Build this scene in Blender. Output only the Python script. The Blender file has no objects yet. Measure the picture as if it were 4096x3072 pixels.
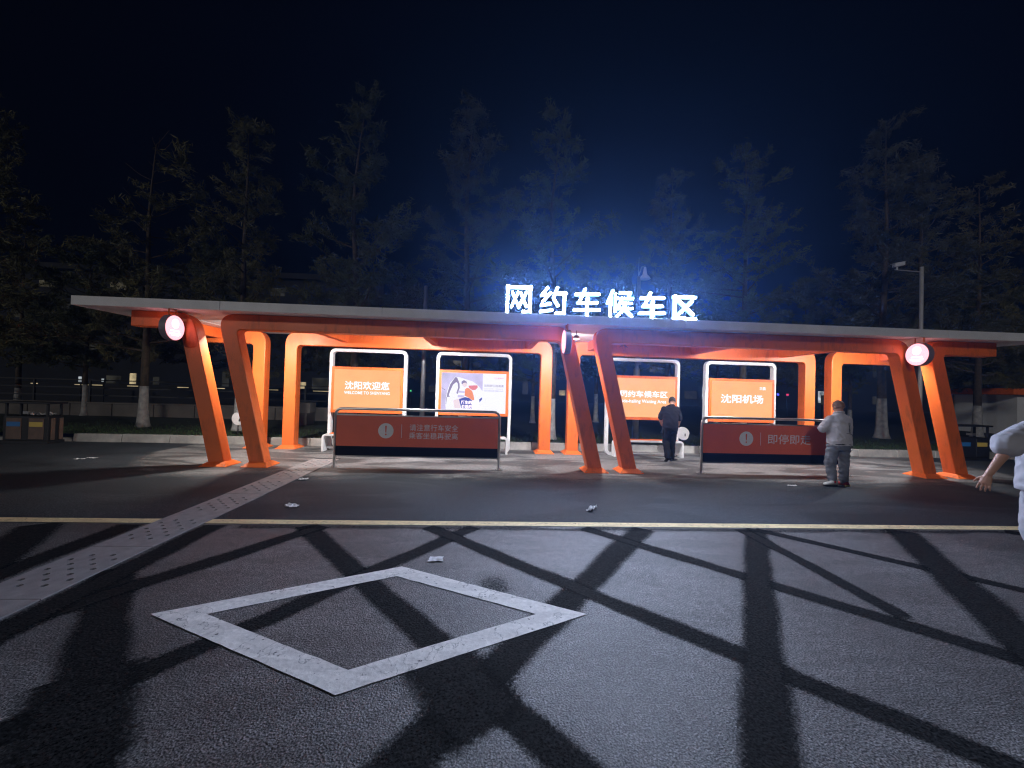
import bpy, bmesh, math, random
from mathutils import Vector, Matrix, noise
R = random.Random(7)
sc = bpy.context.scene
C = sc.collection
rad = math.radians

# ---------------------------------------------------------------- camera
F_PX, W_PX = 1610.0, 4096.0
YAW, PITCH, ROLL, CAM_H = rad(3.435), rad(0.838), rad(1.63), 1.6
fwd = Vector((math.sin(YAW)*math.cos(PITCH), math.cos(YAW)*math.cos(PITCH), math.sin(PITCH)))
rgt = Vector((math.cos(YAW), -math.sin(YAW), 0))
upv = rgt.cross(fwd)
r2 = rgt*math.cos(ROLL) + upv*math.sin(ROLL)
u2 = -rgt*math.sin(ROLL) + upv*math.cos(ROLL)
cam = bpy.data.cameras.new('camera')
cam.sensor_width = 36.0
cam.lens = 36.0*F_PX/W_PX
cam.clip_start, cam.clip_end = 0.05, 1200
cob = bpy.data.objects.new('camera', cam)
C.objects.link(cob)
m = Matrix((r2, u2, -fwd)).transposed().to_4x4()
m.translation = (0, 0, CAM_H)
cob.matrix_world = m
sc.camera = cob

def at(u, v, Y):
    """photo pixel -> point at depth Y (checked against the ground it stands on)"""
    d = r2*((u-2048)/F_PX) - u2*((v-1536)/F_PX) + fwd
    t = Y/d.y
    return Vector((d.x*t, Y, CAM_H + d.z*t))

# ---------------------------------------------------------------- world, moon-dim sun, exposure
world = bpy.data.worlds.new('World')
sc.world = world
world.use_nodes = True
wn = world.node_tree
bg = wn.nodes['Background']
bg.inputs[0].default_value = (0.0006, 0.0008, 0.0022, 1)   # clear night sky over a lit city
bg.inputs[1].default_value = 1.0

HAZE = 0.0045
SUN_STRENGTH = 0.48
sun = bpy.data.lights.new('sun', 'SUN')
sun.energy = SUN_STRENGTH
sun.angle = rad(2.5)
sun.color = (1.0, 0.95, 0.88)
so = bpy.data.objects.new('sun', sun)
C.objects.link(so)
so.rotation_euler = Vector((0.42, 0.86, -0.30)).to_track_quat('-Z', 'Y').to_euler()
so.location = (-20, -40, 20)

sc.view_settings.view_transform = 'Standard'
sc.view_settings.look = 'None'
sc.view_settings.exposure = 0.0
sc.view_settings.gamma = 1.0
sc.view_settings.use_curve_mapping = False
sc.cycles.use_denoising = True
sc.cycles.max_bounces = 6
sc.cycles.diffuse_bounces = 3
sc.cycles.glossy_bounces = 3
sc.cycles.volume_bounces = 0
sc.cycles.filter_width = 1.2
sc.cycles.sample_clamp_indirect = 4.0

# ---------------------------------------------------------------- materials
def new_mat(name):
    mt = bpy.data.materials.new(name)
    mt.use_nodes = True
    nt = mt.node_tree
    return mt, nt, nt.nodes['Principled BSDF']

def mat(name, col, rough=0.5, metal=0.0, var=0.12, scale=6.0, bump=0.0, bscale=60.0, spec=0.5, detail=5.0):
    mt, nt, b = new_mat(name)
    N, L = nt.nodes, nt.links
    tc = N.new('ShaderNodeTexCoord')
    nz = N.new('ShaderNodeTexNoise')
    nz.inputs['Scale'].default_value = scale
    nz.inputs['Detail'].default_value = detail
    L.new(tc.outputs['Object'], nz.inputs['Vector'])
    mr = N.new('ShaderNodeMapRange')
    mr.inputs[1].default_value, mr.inputs[2].default_value = 0.3, 0.7
    mr.inputs[3].default_value, mr.inputs[4].default_value = 1-var, 1+var
    L.new(nz.outputs['Fac'], mr.inputs[0])
    mx = N.new('ShaderNodeMix'); mx.data_type = 'RGBA'; mx.blend_type = 'MULTIPLY'
    mx.inputs[0].default_value = 1.0
    mx.inputs[6].default_value = (*col, 1)
    L.new(mr.outputs[0], mx.inputs[7])
    L.new(mx.outputs[2], b.inputs['Base Color'])
    b.inputs['Roughness'].default_value = rough
    b.inputs['Metallic'].default_value = metal
    b.inputs['Specular IOR Level'].default_value = spec
    if bump:
        n2 = N.new('ShaderNodeTexNoise')
        n2.inputs['Scale'].default_value = bscale
        n2.inputs['Detail'].default_value = 4
        L.new(tc.outputs['Object'], n2.inputs['Vector'])
        bp = N.new('ShaderNodeBump')
        bp.inputs['Strength'].default_value = bump
        bp.inputs['Distance'].default_value = 0.01
        L.new(n2.outputs['Fac'], bp.inputs['Height'])
        L.new(bp.outputs[0], b.inputs['Normal'])
    return mt

def glow(name, col, strength, var=0.0, scale=3.0):
    mt = bpy.data.materials.new(name)
    mt.use_nodes = True
    nt = mt.node_tree
    nt.nodes.remove(nt.nodes['Principled BSDF'])
    e = nt.nodes.new('ShaderNodeEmission')
    e.inputs[0].default_value = (*col, 1)
    e.inputs[1].default_value = strength
    if var:
        nz = nt.nodes.new('ShaderNodeTexNoise'); nz.inputs['Scale'].default_value = scale
        tc = nt.nodes.new('ShaderNodeTexCoord')
        nt.links.new(tc.outputs['Object'], nz.inputs['Vector'])
        mr = nt.nodes.new('ShaderNodeMapRange')
        mr.inputs[1].default_value, mr.inputs[2].default_value = 0.3, 0.7
        mr.inputs[3].default_value, mr.inputs[4].default_value = strength*(1-var), strength*(1+var)
        nt.links.new(nz.outputs['Fac'], mr.inputs[0])
        nt.links.new(mr.outputs[0], e.inputs[1])
    nt.links.new(e.outputs[0], nt.nodes['Material Output'].inputs[0])
    return mt

def asphalt(name, lo, hi, tint, agg_scale, worn, rough=0.62, bump=0.6, stain=0.0, stain_scale=0.8, spec=0.35, mottle=0.32):
    """aggregate speckle + larger worn / stained patches + stone relief"""
    mt, nt, b = new_mat(name)
    N, L = nt.nodes, nt.links
    tc = N.new('ShaderNodeTexCoord')
    n1 = N.new('ShaderNodeTexNoise'); n1.inputs['Scale'].default_value = agg_scale; n1.inputs['Detail'].default_value = 4; n1.inputs['Roughness'].default_value = 0.65
    n2 = N.new('ShaderNodeTexNoise'); n2.inputs['Scale'].default_value = 0.9; n2.inputs['Detail'].default_value = 6
    n3 = N.new('ShaderNodeTexVoronoi'); n3.inputs['Scale'].default_value = agg_scale*0.9
    mp = N.new('ShaderNodeMapping'); mp.inputs['Scale'].default_value = (0.55, 1.6, 1)
    n4 = N.new('ShaderNodeTexNoise'); n4.inputs['Scale'].default_value = stain_scale; n4.inputs['Detail'].default_value = 7; n4.inputs['Distortion'].default_value = 1.2
    for n in (n1, n2, n3): L.new(tc.outputs['Object'], n.inputs['Vector'])
    L.new(tc.outputs['Object'], mp.inputs[0]); L.new(mp.outputs[0], n4.inputs['Vector'])
    cr = N.new('ShaderNodeValToRGB')
    cr.color_ramp.elements[0].position, cr.color_ramp.elements[1].position = 0.42, 0.62
    cr.color_ramp.elements[0].color = (*[lo*t for t in tint], 1)
    cr.color_ramp.elements[1].color = (*[hi*t for t in tint], 1)
    L.new(n1.outputs['Fac'], cr.inputs[0])
    mr = N.new('ShaderNodeMapRange')
    mr.inputs[1].default_value, mr.inputs[2].default_value = 0.3, 0.7
    mr.inputs[3].default_value, mr.inputs[4].default_value = 1-worn, 1+worn
    L.new(n2.outputs['Fac'], mr.inputs[0])
    mx = N.new('ShaderNodeMix'); mx.data_type = 'RGBA'; mx.blend_type = 'MULTIPLY'; mx.inputs[0].default_value = 1
    L.new(cr.outputs[0], mx.inputs[6]); L.new(mr.outputs[0], mx.inputs[7])
    n5 = N.new('ShaderNodeTexNoise'); n5.inputs['Scale'].default_value = 17; n5.inputs['Detail'].default_value = 5; n5.inputs['Roughness'].default_value = .7
    L.new(tc.outputs['Object'], n5.inputs['Vector'])
    m5 = N.new('ShaderNodeMapRange'); m5.inputs[1].default_value, m5.inputs[2].default_value = .35, .65
    m5.inputs[3].default_value, m5.inputs[4].default_value = 1-mottle, 1+mottle
    L.new(n5.outputs['Fac'], m5.inputs[0])
    mm = N.new('ShaderNodeMix'); mm.data_type = 'RGBA'; mm.blend_type = 'MULTIPLY'; mm.inputs[0].default_value = 1
    L.new(mx.outputs[2], mm.inputs[6]); L.new(m5.outputs[0], mm.inputs[7])
    out = mm.outputs[2]
    if stain:
        ms = N.new('ShaderNodeMapRange')
        ms.inputs[1].default_value, ms.inputs[2].default_value = 0.47, 0.56
        ms.inputs[3].default_value, ms.inputs[4].default_value = 1.0, 1-stain
        L.new(n4.outputs['Fac'], ms.inputs[0])
        m2 = N.new('ShaderNodeMix'); m2.data_type = 'RGBA'; m2.blend_type = 'MULTIPLY'; m2.inputs[0].default_value = 1
        L.new(out, m2.inputs[6]); L.new(ms.outputs[0], m2.inputs[7])
        out = m2.outputs[2]
    L.new(out, b.inputs['Base Color'])
    b.inputs['Specular IOR Level'].default_value = spec
    rr = N.new('ShaderNodeMapRange'); rr.inputs[3].default_value, rr.inputs[4].default_value = rough-0.15, rough+0.15
    L.new(n2.outputs['Fac'], rr.inputs[0]); L.new(rr.outputs[0], b.inputs['Roughness'])
    bp = N.new('ShaderNodeBump'); bp.inputs['Strength'].default_value = bump; bp.inputs['Distance'].default_value = 0.006
    L.new(n3.outputs['Distance'], bp.inputs['Height'])
    b2 = N.new('ShaderNodeBump'); b2.inputs['Strength'].default_value = bump*0.7; b2.inputs['Distance'].default_value = 0.01
    L.new(n1.outputs['Fac'], b2.inputs['Height']); L.new(bp.outputs[0], b2.inputs['Normal'])
    L.new(b2.outputs[0], b.inputs['Normal'])
    return mt

M = {}
M['road'] = asphalt('old_asphalt', 0.008, 0.30, (1.0, 0.99, 0.99), 100, 0.25, rough=0.58, bump=0.45, stain=0.22, stain_scale=1.5, spec=0.6)
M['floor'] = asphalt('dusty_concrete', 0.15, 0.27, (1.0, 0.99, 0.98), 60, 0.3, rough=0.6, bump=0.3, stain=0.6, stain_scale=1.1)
M['apron'] = asphalt('smooth_asphalt', 0.006, 0.105, (0.84, 1.0, 1.18), 70, 0.3, rough=0.78, bump=0.35, stain=0.35, stain_scale=0.6)
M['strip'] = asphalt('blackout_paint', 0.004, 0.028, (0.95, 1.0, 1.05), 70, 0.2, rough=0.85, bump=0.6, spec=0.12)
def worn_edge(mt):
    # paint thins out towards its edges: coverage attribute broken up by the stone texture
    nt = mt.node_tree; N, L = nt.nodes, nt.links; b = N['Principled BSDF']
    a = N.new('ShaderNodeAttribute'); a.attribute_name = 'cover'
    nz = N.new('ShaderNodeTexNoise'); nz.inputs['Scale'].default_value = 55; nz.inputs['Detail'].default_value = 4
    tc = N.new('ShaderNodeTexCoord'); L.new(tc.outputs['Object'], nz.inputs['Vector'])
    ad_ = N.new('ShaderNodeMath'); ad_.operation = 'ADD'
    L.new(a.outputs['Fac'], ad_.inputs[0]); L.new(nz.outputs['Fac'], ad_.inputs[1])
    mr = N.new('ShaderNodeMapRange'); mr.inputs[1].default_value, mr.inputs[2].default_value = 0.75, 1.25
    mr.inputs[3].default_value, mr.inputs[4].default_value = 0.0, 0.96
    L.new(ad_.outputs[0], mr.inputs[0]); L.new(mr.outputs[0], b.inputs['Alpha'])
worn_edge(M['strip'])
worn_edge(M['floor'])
def chipped(mt, sc_=16.0, lo=.335, hi=.385):
    # paint broken through to the road in small chips and hairline cracks
    nt = mt.node_tree; N, L = nt.nodes, nt.links; b = N['Principled BSDF']
    tc = N.new('ShaderNodeTexCoord')
    nz = N.new('ShaderNodeTexNoise'); nz.inputs['Scale'].default_value = sc_; nz.inputs['Detail'].default_value = 8; nz.inputs['Roughness'].default_value = .7
    vo = N.new('ShaderNodeTexVoronoi'); vo.feature = 'DISTANCE_TO_EDGE'; vo.inputs['Scale'].default_value = 2.3
    wn_ = N.new('ShaderNodeTexNoise'); wn_.inputs['Scale'].default_value = 3; wn_.inputs['Detail'].default_value = 6
    L.new(tc.outputs['Object'], nz.inputs['Vector']); L.new(tc.outputs['Object'], wn_.inputs['Vector']); L.new(wn_.outputs['Color'], vo.inputs['Vector'])
    a = N.new('ShaderNodeMapRange'); a.inputs[1].default_value, a.inputs[2].default_value = lo, hi
    L.new(nz.outputs['Fac'], a.inputs[0])
    c = N.new('ShaderNodeMapRange'); c.inputs[1].default_value, c.inputs[2].default_value = .0, .012; c.inputs[3].default_value = .45
    L.new(vo.outputs['Distance'], c.inputs[0])
    m_ = N.new('ShaderNodeMath'); m_.operation = 'MULTIPLY'; L.new(a.outputs[0], m_.inputs[0]); L.new(c.outputs[0], m_.inputs[1])
    L.new(m_.outputs[0], b.inputs['Alpha'])

M['line'] = asphalt('white_road_paint', 0.84, 0.95, (1.0, 0.96, 0.92), 30, 0.08, rough=0.7, bump=0.35, stain=0.12, stain_scale=4, mottle=0.06)
M['yellow'] = asphalt('yellow_road_paint', 0.80, 0.95, (1.0, 0.80, 0.45), 25, 0.08, rough=0.7, bump=0.25, stain=0.12, stain_scale=3, mottle=0.05)
chipped(M['line']); chipped(M['yellow'], 22, .335, .385)
M['plate'] = mat('concrete_plate', (0.30, 0.28, 0.28), 0.75, var=0.15, scale=9, bump=0.25, bscale=120)
M['hole'] = mat('hole_shade', (0.008, 0.008, 0.008), 0.9, var=0.0)  # near black: shade inside the plate holes put into the colour
M['kerb'] = mat('kerb_granite', (0.36, 0.35, 0.33), 0.8, var=0.28, scale=4, bump=0.5, bscale=40, detail=8)
M['lawn'] = mat('lawn_soil', (0.02, 0.026, 0.014), 0.95, var=0.4, scale=2, bump=0.6, bscale=30)
M['grass'] = mat('grass_blade', (0.035, 0.07, 0.018), 0.8, var=0.4, scale=3)
M['orange'] = mat('orange_powder_coat', (0.86, 0.17, 0.028), 0.42, var=0.04, scale=2.5, bump=0.04, bscale=300)
def scuffed(mt, dirt, s1=1.6, s2=14.0, amt=0.5):
    # hand grime and scuffs with shapes of their own, plus uneven gloss
    nt = mt.node_tree; N, L = nt.nodes, nt.links; b = N['Principled BSDF']
    src = b.inputs['Base Color'].links[0].from_socket
    tc = N.new('ShaderNodeTexCoord')
    a = N.new('ShaderNodeTexNoise'); a.inputs['Scale'].default_value = s1; a.inputs['Detail'].default_value = 9; a.inputs['Roughness'].default_value = .65
    c = N.new('ShaderNodeTexNoise'); c.inputs['Scale'].default_value = s2; c.inputs['Detail'].default_value = 6
    mp = N.new('ShaderNodeMapping'); mp.inputs['Scale'].default_value = (1, 1, .25)
    L.new(tc.outputs['Object'], a.inputs['Vector']); L.new(tc.outputs['Object'], mp.inputs[0]); L.new(mp.outputs[0], c.inputs['Vector'])
    m1 = N.new('ShaderNodeMath'); m1.operation = 'MULTIPLY'
    L.new(a.outputs['Fac'], m1.inputs[0]); L.new(c.outputs['Fac'], m1.inputs[1])
    mr = N.new('ShaderNodeMapRange'); mr.inputs[1].default_value, mr.inputs[2].default_value = .26, .42
    mr.inputs[3].default_value, mr.inputs[4].default_value = 0, amt
    L.new(m1.outputs[0], mr.inputs[0])
    mx = N.new('ShaderNodeMix'); mx.data_type = 'RGBA'
    L.new(mr.outputs[0], mx.inputs[0]); L.new(src, mx.inputs[6]); mx.inputs[7].default_value = (*dirt, 1)
    L.new(mx.outputs[2], b.inputs['Base Color'])
    rr = N.new('ShaderNodeMapRange'); rr.inputs[3].default_value, rr.inputs[4].default_value = .32, .62
    L.new(a.outputs['Fac'], rr.inputs[0]); L.new(rr.outputs[0], b.inputs['Roughness'])
scuffed(M['orange'], (0.30, 0.075, 0.025), amt=.45)
M['roof'] = mat('white_roof_panel', (0.80, 0.79, 0.80), 0.5, var=0.09, scale=2.5, detail=8)
M['white'] = mat('white_powder_coat', (0.78, 0.79, 0.80), 0.4, var=0.04, scale=4)
M['steel'] = mat('brushed_steel', (0.55, 0.54, 0.54), 0.32, metal=0.9, var=0.08, scale=8)
M['pole'] = mat('galvanised_pole', (0.62, 0.60, 0.57), 0.45, metal=0.2, var=0.12, scale=5)
M['dsteel'] = mat('grey_steel', (0.30, 0.30, 0.31), 0.45, metal=0.5, var=0.1)
M['red'] = mat('red_panel', (0.84, 0.155, 0.07), 0.5, var=0.06, scale=2.0, bump=0.03, bscale=400)
M['black'] = mat('black_panel', (0.006, 0.006, 0.011), 0.7, var=0.1, spec=0.15)
M['vinyl'] = mat('white_vinyl', (0.85, 0.82, 0.83), 0.6, var=0.04)
M['drum'] = mat('lamp_drum', (0.26, 0.20, 0.25), 0.5, var=0.05)
M['bark'] = mat('bark', (0.085, 0.065, 0.045), 0.95, var=0.4, scale=9, bump=0.9, bscale=22)
M['limewash'] = mat('limewashed_bark', (0.34, 0.33, 0.32), 0.9, var=0.3, scale=7, bump=0.8, bscale=22)
M['leaf0'] = mat('foliage_dark', (0.095, 0.105, 0.05), 0.8, var=0.5, scale=1.3)
M['leaf1'] = mat('foliage_olive', (0.135, 0.128, 0.055), 0.8, var=0.5, scale=1.3)
M['leaf2'] = mat('foliage_grey', (0.095, 0.10, 0.068), 0.8, var=0.5, scale=1.3)
M['stone'] = mat('wall_stone', (0.14, 0.125, 0.11), 0.9, var=0.2, scale=2, bump=0.3, bscale=25)
M['dark'] = mat('dark_metal', (0.014, 0.014, 0.016), 0.5, var=0.1)
M['fac'] = mat('far_facade', (0.022, 0.022, 0.024), 0.9, var=0.15, scale=0.3)
M['facpale'] = mat('pale_facade', (0.30, 0.29, 0.26), 0.9, var=0.15, scale=0.3)
M['binwood'] = mat('bin_panel', (0.13, 0.085, 0.065), 0.6, var=0.2, scale=7)
M['blue'] = mat('blue_label', (0.03, 0.16, 0.42), 0.5, var=0.05)
M['yel'] = mat('yellow_label', (0.62, 0.46, 0.10), 0.5, var=0.05)
M['bag'] = mat('plastic_bag', (0.5, 0.5, 0.5), 0.35, var=0.3, scale=12)
M['paper'] = mat('paper', (0.80, 0.80, 0.82), 0.8, var=0.06, scale=20)
M['skin'] = mat('skin', (0.46, 0.24, 0.16), 0.5, var=0.08, scale=20)
M['skin_dark'] = mat('tanned_scalp', (0.20, 0.10, 0.065), 0.45, var=0.15, scale=25)
M['hair'] = mat('short_hair', (0.028, 0.024, 0.022), 0.8, var=0.4, scale=60, bump=0.5, bscale=250)
M['polo'] = mat('dark_polo_cloth', (0.017, 0.017, 0.025), 0.85, var=0.15, scale=10, spec=0.12)
M['trouser'] = mat('black_trouser_cloth', (0.008, 0.008, 0.010), 0.85, var=0.2, scale=10, spec=0.12)
M['greyshirt'] = mat('grey_shirt_cloth', (0.58, 0.55, 0.575), 0.85, var=0.08, scale=7, spec=0.12)
M['jeans'] = mat('grey_jeans', (0.19, 0.20, 0.235), 0.9, var=0.25, scale=6, spec=0.12)
M['whiteshirt'] = mat('white_shirt_cloth', (0.42, 0.41, 0.435), 0.85, var=0.08, scale=7, spec=0.12)
M['shoewhite'] = mat('shoe_white', (0.7, 0.7, 0.7), 0.5, var=0.05)
M['shoered'] = mat('shoe_red', (0.42, 0.03, 0.03), 0.5, var=0.1)
M['shoeblack'] = mat('shoe_black', (0.02, 0.02, 0.022), 0.5, var=0.1)
# things that give light
M['letter'] = glow('sign_letter_face', (0.60, 0.72, 1.0), 330.0)
M['return'] = glow('added_side_glow', (0.25, 0.45, 1.0), 3.0)  # faint blue glow added to the letter sides
M['back'] = glow('added_back_glow', (0.03, 0.13, 1.0), 45.0)  # blue glow added behind the letters to tint trees and air
M['disp'] = glow('display_orange', (1.15, 0.54, 0.235), 1.0, var=0.06, scale=2.0)
M['disptext'] = glow('display_text', (1.0, 0.86, 0.97), 1.6)
M['dispwhite'] = glow('display_white', (0.93, 0.92, 1.0), 1.1)
M['displilac'] = glow('display_lilac', (0.66, 0.60, 0.88), 1.0, var=0.15, scale=3.0)
M['dispskin'] = glow('display_skin', (0.95, 0.78, 0.85), 1.0)
M['disporange'] = glow('display_vest', (1.0, 0.34, 0.20), 1.0)
M['dispred'] = glow('display_red', (0.95, 0.30, 0.36), 0.9)
M['dispblue'] = glow('display_blue', (0.10, 0.12, 0.45), 1.0)
M['dispgrey'] = glow('display_grey', (0.33, 0.28, 0.46), 1.0)
M['disptxt2'] = glow('display_grey_text', (0.42, 0.36, 0.52), 1.0)
M['disppink'] = glow('display_pink', (0.95, 0.45, 0.65), 1.0)
M['lampface'] = glow('lamp_face', (2.2, 0.82, 0.93), 1.0)
M['lampmark'] = glow('lamp_mark', (3.6, 1.5, 1.6), 1.0)
M['bulb'] = glow('bulb', (1.0, 0.97, 0.94), 40.0)
M['win_w'] = glow('window_white', (0.85, 0.95, 1.0), 0.6, var=0.8, scale=1.2)
M['win_y'] = glow('window_yellow', (1.0, 0.80, 0.45), 0.4, var=0.7, scale=1.2)
M['win_d'] = glow('window_dim', (0.55, 0.52, 0.40), 0.04, var=0.8, scale=0.8)
M['win_dd'] = glow('window_faint', (0.8, 0.7, 0.45), 0.10, var=0.8, scale=0.9)
M['led_r'] = glow('signal_red', (1.0, 0.05, 0.15), 0.9)
M['led_b'] = glow('signal_blue', (0.08, 0.10, 1.0), 2.0)
M['led_g'] = glow('signal_green', (0.1, 0.9, 0.3), 1.0)

# ---------------------------------------------------------------- mesh helpers
def tag(o, label=None, cat=None, group=None, kind=None):
    if label: o['label'] = label
    if cat: o['category'] = cat
    if group: o['group'] = group
    if kind: o['kind'] = kind
    return o

def empty(name, loc=(0, 0, 0), rz=0.0):
    o = bpy.data.objects.new(name, None)
    o.empty_display_size = 0.2
    C.objects.link(o)
    o.location = loc
    o.rotation_euler = (0, 0, rz)
    return o

def link(name, me, material=None, parent=None, smooth=False):
    o = bpy.data.objects.new(name, me)
    C.objects.link(o)
    if parent: o.parent = parent
    if material is not None:
        for mm in (material if isinstance(material, (list, tuple)) else [material]):
            me.materials.append(mm)
    if smooth:
        for p in me.polygons: p.use_smooth = True
    return o

class MB:
    def __init__(s): s.v = []; s.f = []; s.mi = []
    def add(s, vs, fs, mi=0):
        o = len(s.v); s.v += [tuple(p) for p in vs]
        s.f += [tuple(i+o for i in f) for f in fs]; s.mi += [mi]*len(fs)
        return s
    def box(s, x0, x1, y0, y1, z0, z1, mi=0):
        v = [(x, y, z) for z in (z0, z1) for y in (y0, y1) for x in (x0, x1)]
        return s.add(v, [(0, 2, 3, 1), (4, 5, 7, 6), (0, 1, 5, 4), (1, 3, 7, 5), (3, 2, 6, 7), (2, 0, 4, 6)], mi)
    def frustum(s, b, t, z0, z1, mi=0):
        v = [(b[0], b[2], z0), (b[1], b[2], z0), (b[1], b[3], z0), (b[0], b[3], z0),
             (t[0], t[2], z1), (t[1], t[2], z1), (t[1], t[3], z1), (t[0], t[3], z1)]
        return s.add(v, [(3, 2, 1, 0), (4, 5, 6, 7), (0, 1, 5, 4), (1, 2, 6, 5), (2, 3, 7, 6), (3, 0, 4, 7)], mi)
    def prism_y(s, pts, y0, y1, mi=0):
        """outline of (x,z), counter-clockwise as seen from -Y"""
        n = len(pts)
        v = [(x, y0, z) for x, z in pts] + [(x, y1, z) for x, z in pts]
        f = [tuple(range(n)), tuple(range(2*n-1, n-1, -1))]
        f += [(i, i+n, (i+1) % n+n, (i+1) % n) for i in range(n)]
        return s.add(v, f, mi)
    def tube(s, path, r, n=10, cap=True, mi=0):
        """path of points; r number or list; round section"""
        k = len(path); P = [Vector(p) for p in path]
        rr = r if isinstance(r, (list, tuple)) else [r]*k
        vs = []; ref = None
        for i in range(k):
            t = (P[min(i+1, k-1)]-P[max(i-1, 0)]).normalized()
            if ref is None:
                ref = Vector((1, 0, 0)) if abs(t.x) < 0.8 else Vector((0, 0, 1))
            a = (ref - t*ref.dot(t)).normalized(); ref = a
            b = t.cross(a)
            for j in range(n):
                w = 2*math.pi*j/n
                vs.append(P[i] + (a*math.cos(w)+b*math.sin(w))*rr[i])
        fs = []
        for i in range(k-1):
            for j in range(n):
                fs.append((i*n+j, i*n+(j+1) % n, (i+1)*n+(j+1) % n, (i+1)*n+j))
        if cap:
            fs.append(tuple(range(n-1, -1, -1))); fs.append(tuple((k-1)*n+j for j in range(n)))
        return s.add(vs, fs, mi)
    def loft(s, rings, n=16, mi=0):
        """rings: (center, side_vec, front_vec, rs, rf) ; capped"""
        vs = []
        for c, a, b, ra, rb in rings:
            c, a, b = Vector(c), Vector(a), Vector(b)
            for j in range(n):
                w = 2*math.pi*j/n
                vs.append(c + a*math.cos(w)*ra + b*math.sin(w)*rb)
        k = len(rings); fs = []
        for i in range(k-1):
            for j in range(n):
                fs.append((i*n+j, i*n+(j+1) % n, (i+1)*n+(j+1) % n, (i+1)*n+j))
        fs.append(tuple(range(n-1, -1, -1))); fs.append(tuple((k-1)*n+j for j in range(n)))
        return s.add(vs, fs, mi)
    def ball(s, c, rx, ry=None, rz=None, n=12, k=8, mi=0):
        ry = rx if ry is None else ry; rz = rx if rz is None else rz
        rings = []
        for i in range(k):
            th = math.pi*(i+0.5)/k
            rings.append(((c[0], c[1], c[2]-rz*math.cos(th)), (1, 0, 0), (0, 1, 0), rx*math.sin(th), ry*math.sin(th)))
        return s.loft(rings, n, mi)
    def sheet(s, pts, z=None, mi=0):
        v = [(p[0], p[1], z if z is not None else p[2]) for p in pts]
        return s.add(v, [tuple(range(len(v)))], mi)
    def mesh(s, name):
        me = bpy.data.meshes.new(name)
        me.from_pydata(s.v, [], s.f); me.update()
        me.polygons.foreach_set('material_index', s.mi)
        return me
    def build(s, name, material, parent=None, smooth=False, bevel=0.0, loc=None, seg=2, fix=True):
        me = s.mesh(name)
        if fix:
            bm = bmesh.new(); bm.from_mesh(me)
            bmesh.ops.recalc_face_normals(bm, faces=bm.faces)
            bm.to_mesh(me); bm.free()
        o = link(name, me, material, parent, smooth)
        if loc: o.location = loc
        if bevel:
            b = o.modifiers.new('bevel', 'BEVEL'); b.width = bevel; b.segments = seg
            b.limit_method = 'ANGLE'; b.angle_limit = rad(35)
        return o

def arc(cx, cz, r, a0, a1, n=8):
    return [(cx+r*math.cos(rad(a0+(a1-a0)*i/n)), cz+r*math.sin(rad(a0+(a1-a0)*i/n))) for i in range(n+1)]

def text(name, body, size, material, parent, x, y, z, align='LEFT', off=0.0, depth=0.0, sx=1.0, space=1.0, width=None):
    """flat lettering on a surface that faces -Y; real outlines, converted to mesh"""
    cu = bpy.data.curves.new(name, 'FONT')
    cu.body = body; cu.size = 1.0; cu.offset = off; cu.resolution_u = 3
    cu.space_character = space; cu.align_x = align
    t = bpy.data.objects.new(name, cu); C.objects.link(t)
    dg = bpy.context.evaluated_depsgraph_get()
    me = bpy.data.meshes.new_from_object(t.evaluated_get(dg))
    bpy.data.objects.remove(t); bpy.data.curves.remove(cu)
    if len(me.vertices):
        xs = [v.co.x for v in me.vertices]; ys = [v.co.y for v in me.vertices]
        w, h = max(xs)-min(xs), max(ys)-min(ys)
        kz = size/h
        kx = (width/w) if width else kz*sx
        x0, y0 = min(xs), min(ys)
        cx = {'LEFT': 0.0, 'CENTER': -w*kx/2, 'RIGHT': -w*kx}[align]
        for v in me.vertices:
            v.co = Vector(((v.co.x-x0)*kx+cx, 0, (v.co.y-y0)*kz))
    me.materials.clear()
    o = link(name, me, material, parent)
    o.location = (x, y, z)
    return o

def evaluated(o, name):
    dg = bpy.context.evaluated_depsgraph_get()
    me = bpy.data.meshes.new_from_object(o.evaluated_get(dg))
    me.name = name
    return me

def copy_tree(o, parent=None):
    c = o.copy(); C.objects.link(c)
    if parent is not None:
        c.parent = parent
    for ch in list(o.children): copy_tree(ch, c)
    return c

# ================================================================= SETTING: ground
g = MB().sheet([(-110, -30), (110, -30), (110, 4.735), (-110, 4.735)], 0.0)
road = tag(g.build('road', M['road'], fix=False), kind='structure')
g = MB().sheet([(-110, 4.735), (110, 4.735), (110, 11.2), (-110, 11.2)], 0.0)
apron = tag(g.build('pavement', M['apron'], fix=False), kind='structure')
g = MB().sheet([(-110, 10.9), (110, 10.9), (110, 110), (-110, 110)], 0.17)
lawn = tag(g.build('lawn', M['lawn'], fix=False), kind='structure')

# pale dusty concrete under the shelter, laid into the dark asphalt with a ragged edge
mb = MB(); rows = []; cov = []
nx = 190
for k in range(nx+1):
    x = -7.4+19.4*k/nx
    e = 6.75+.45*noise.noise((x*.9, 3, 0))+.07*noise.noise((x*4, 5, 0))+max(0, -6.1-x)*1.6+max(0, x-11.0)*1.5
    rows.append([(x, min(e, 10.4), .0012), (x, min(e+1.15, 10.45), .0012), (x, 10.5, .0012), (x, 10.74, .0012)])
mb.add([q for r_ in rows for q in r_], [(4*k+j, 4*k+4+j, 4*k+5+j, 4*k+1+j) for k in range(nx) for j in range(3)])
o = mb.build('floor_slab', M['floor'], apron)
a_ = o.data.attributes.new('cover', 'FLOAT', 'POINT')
a_.data.foreach_set('value', [c_ for k in range(nx+1) for c_ in ((0.0, 1.0, 1.0, 1.0) if 0 < k < nx else (0.0, 0.0, 0.0, 0.0))])

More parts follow.
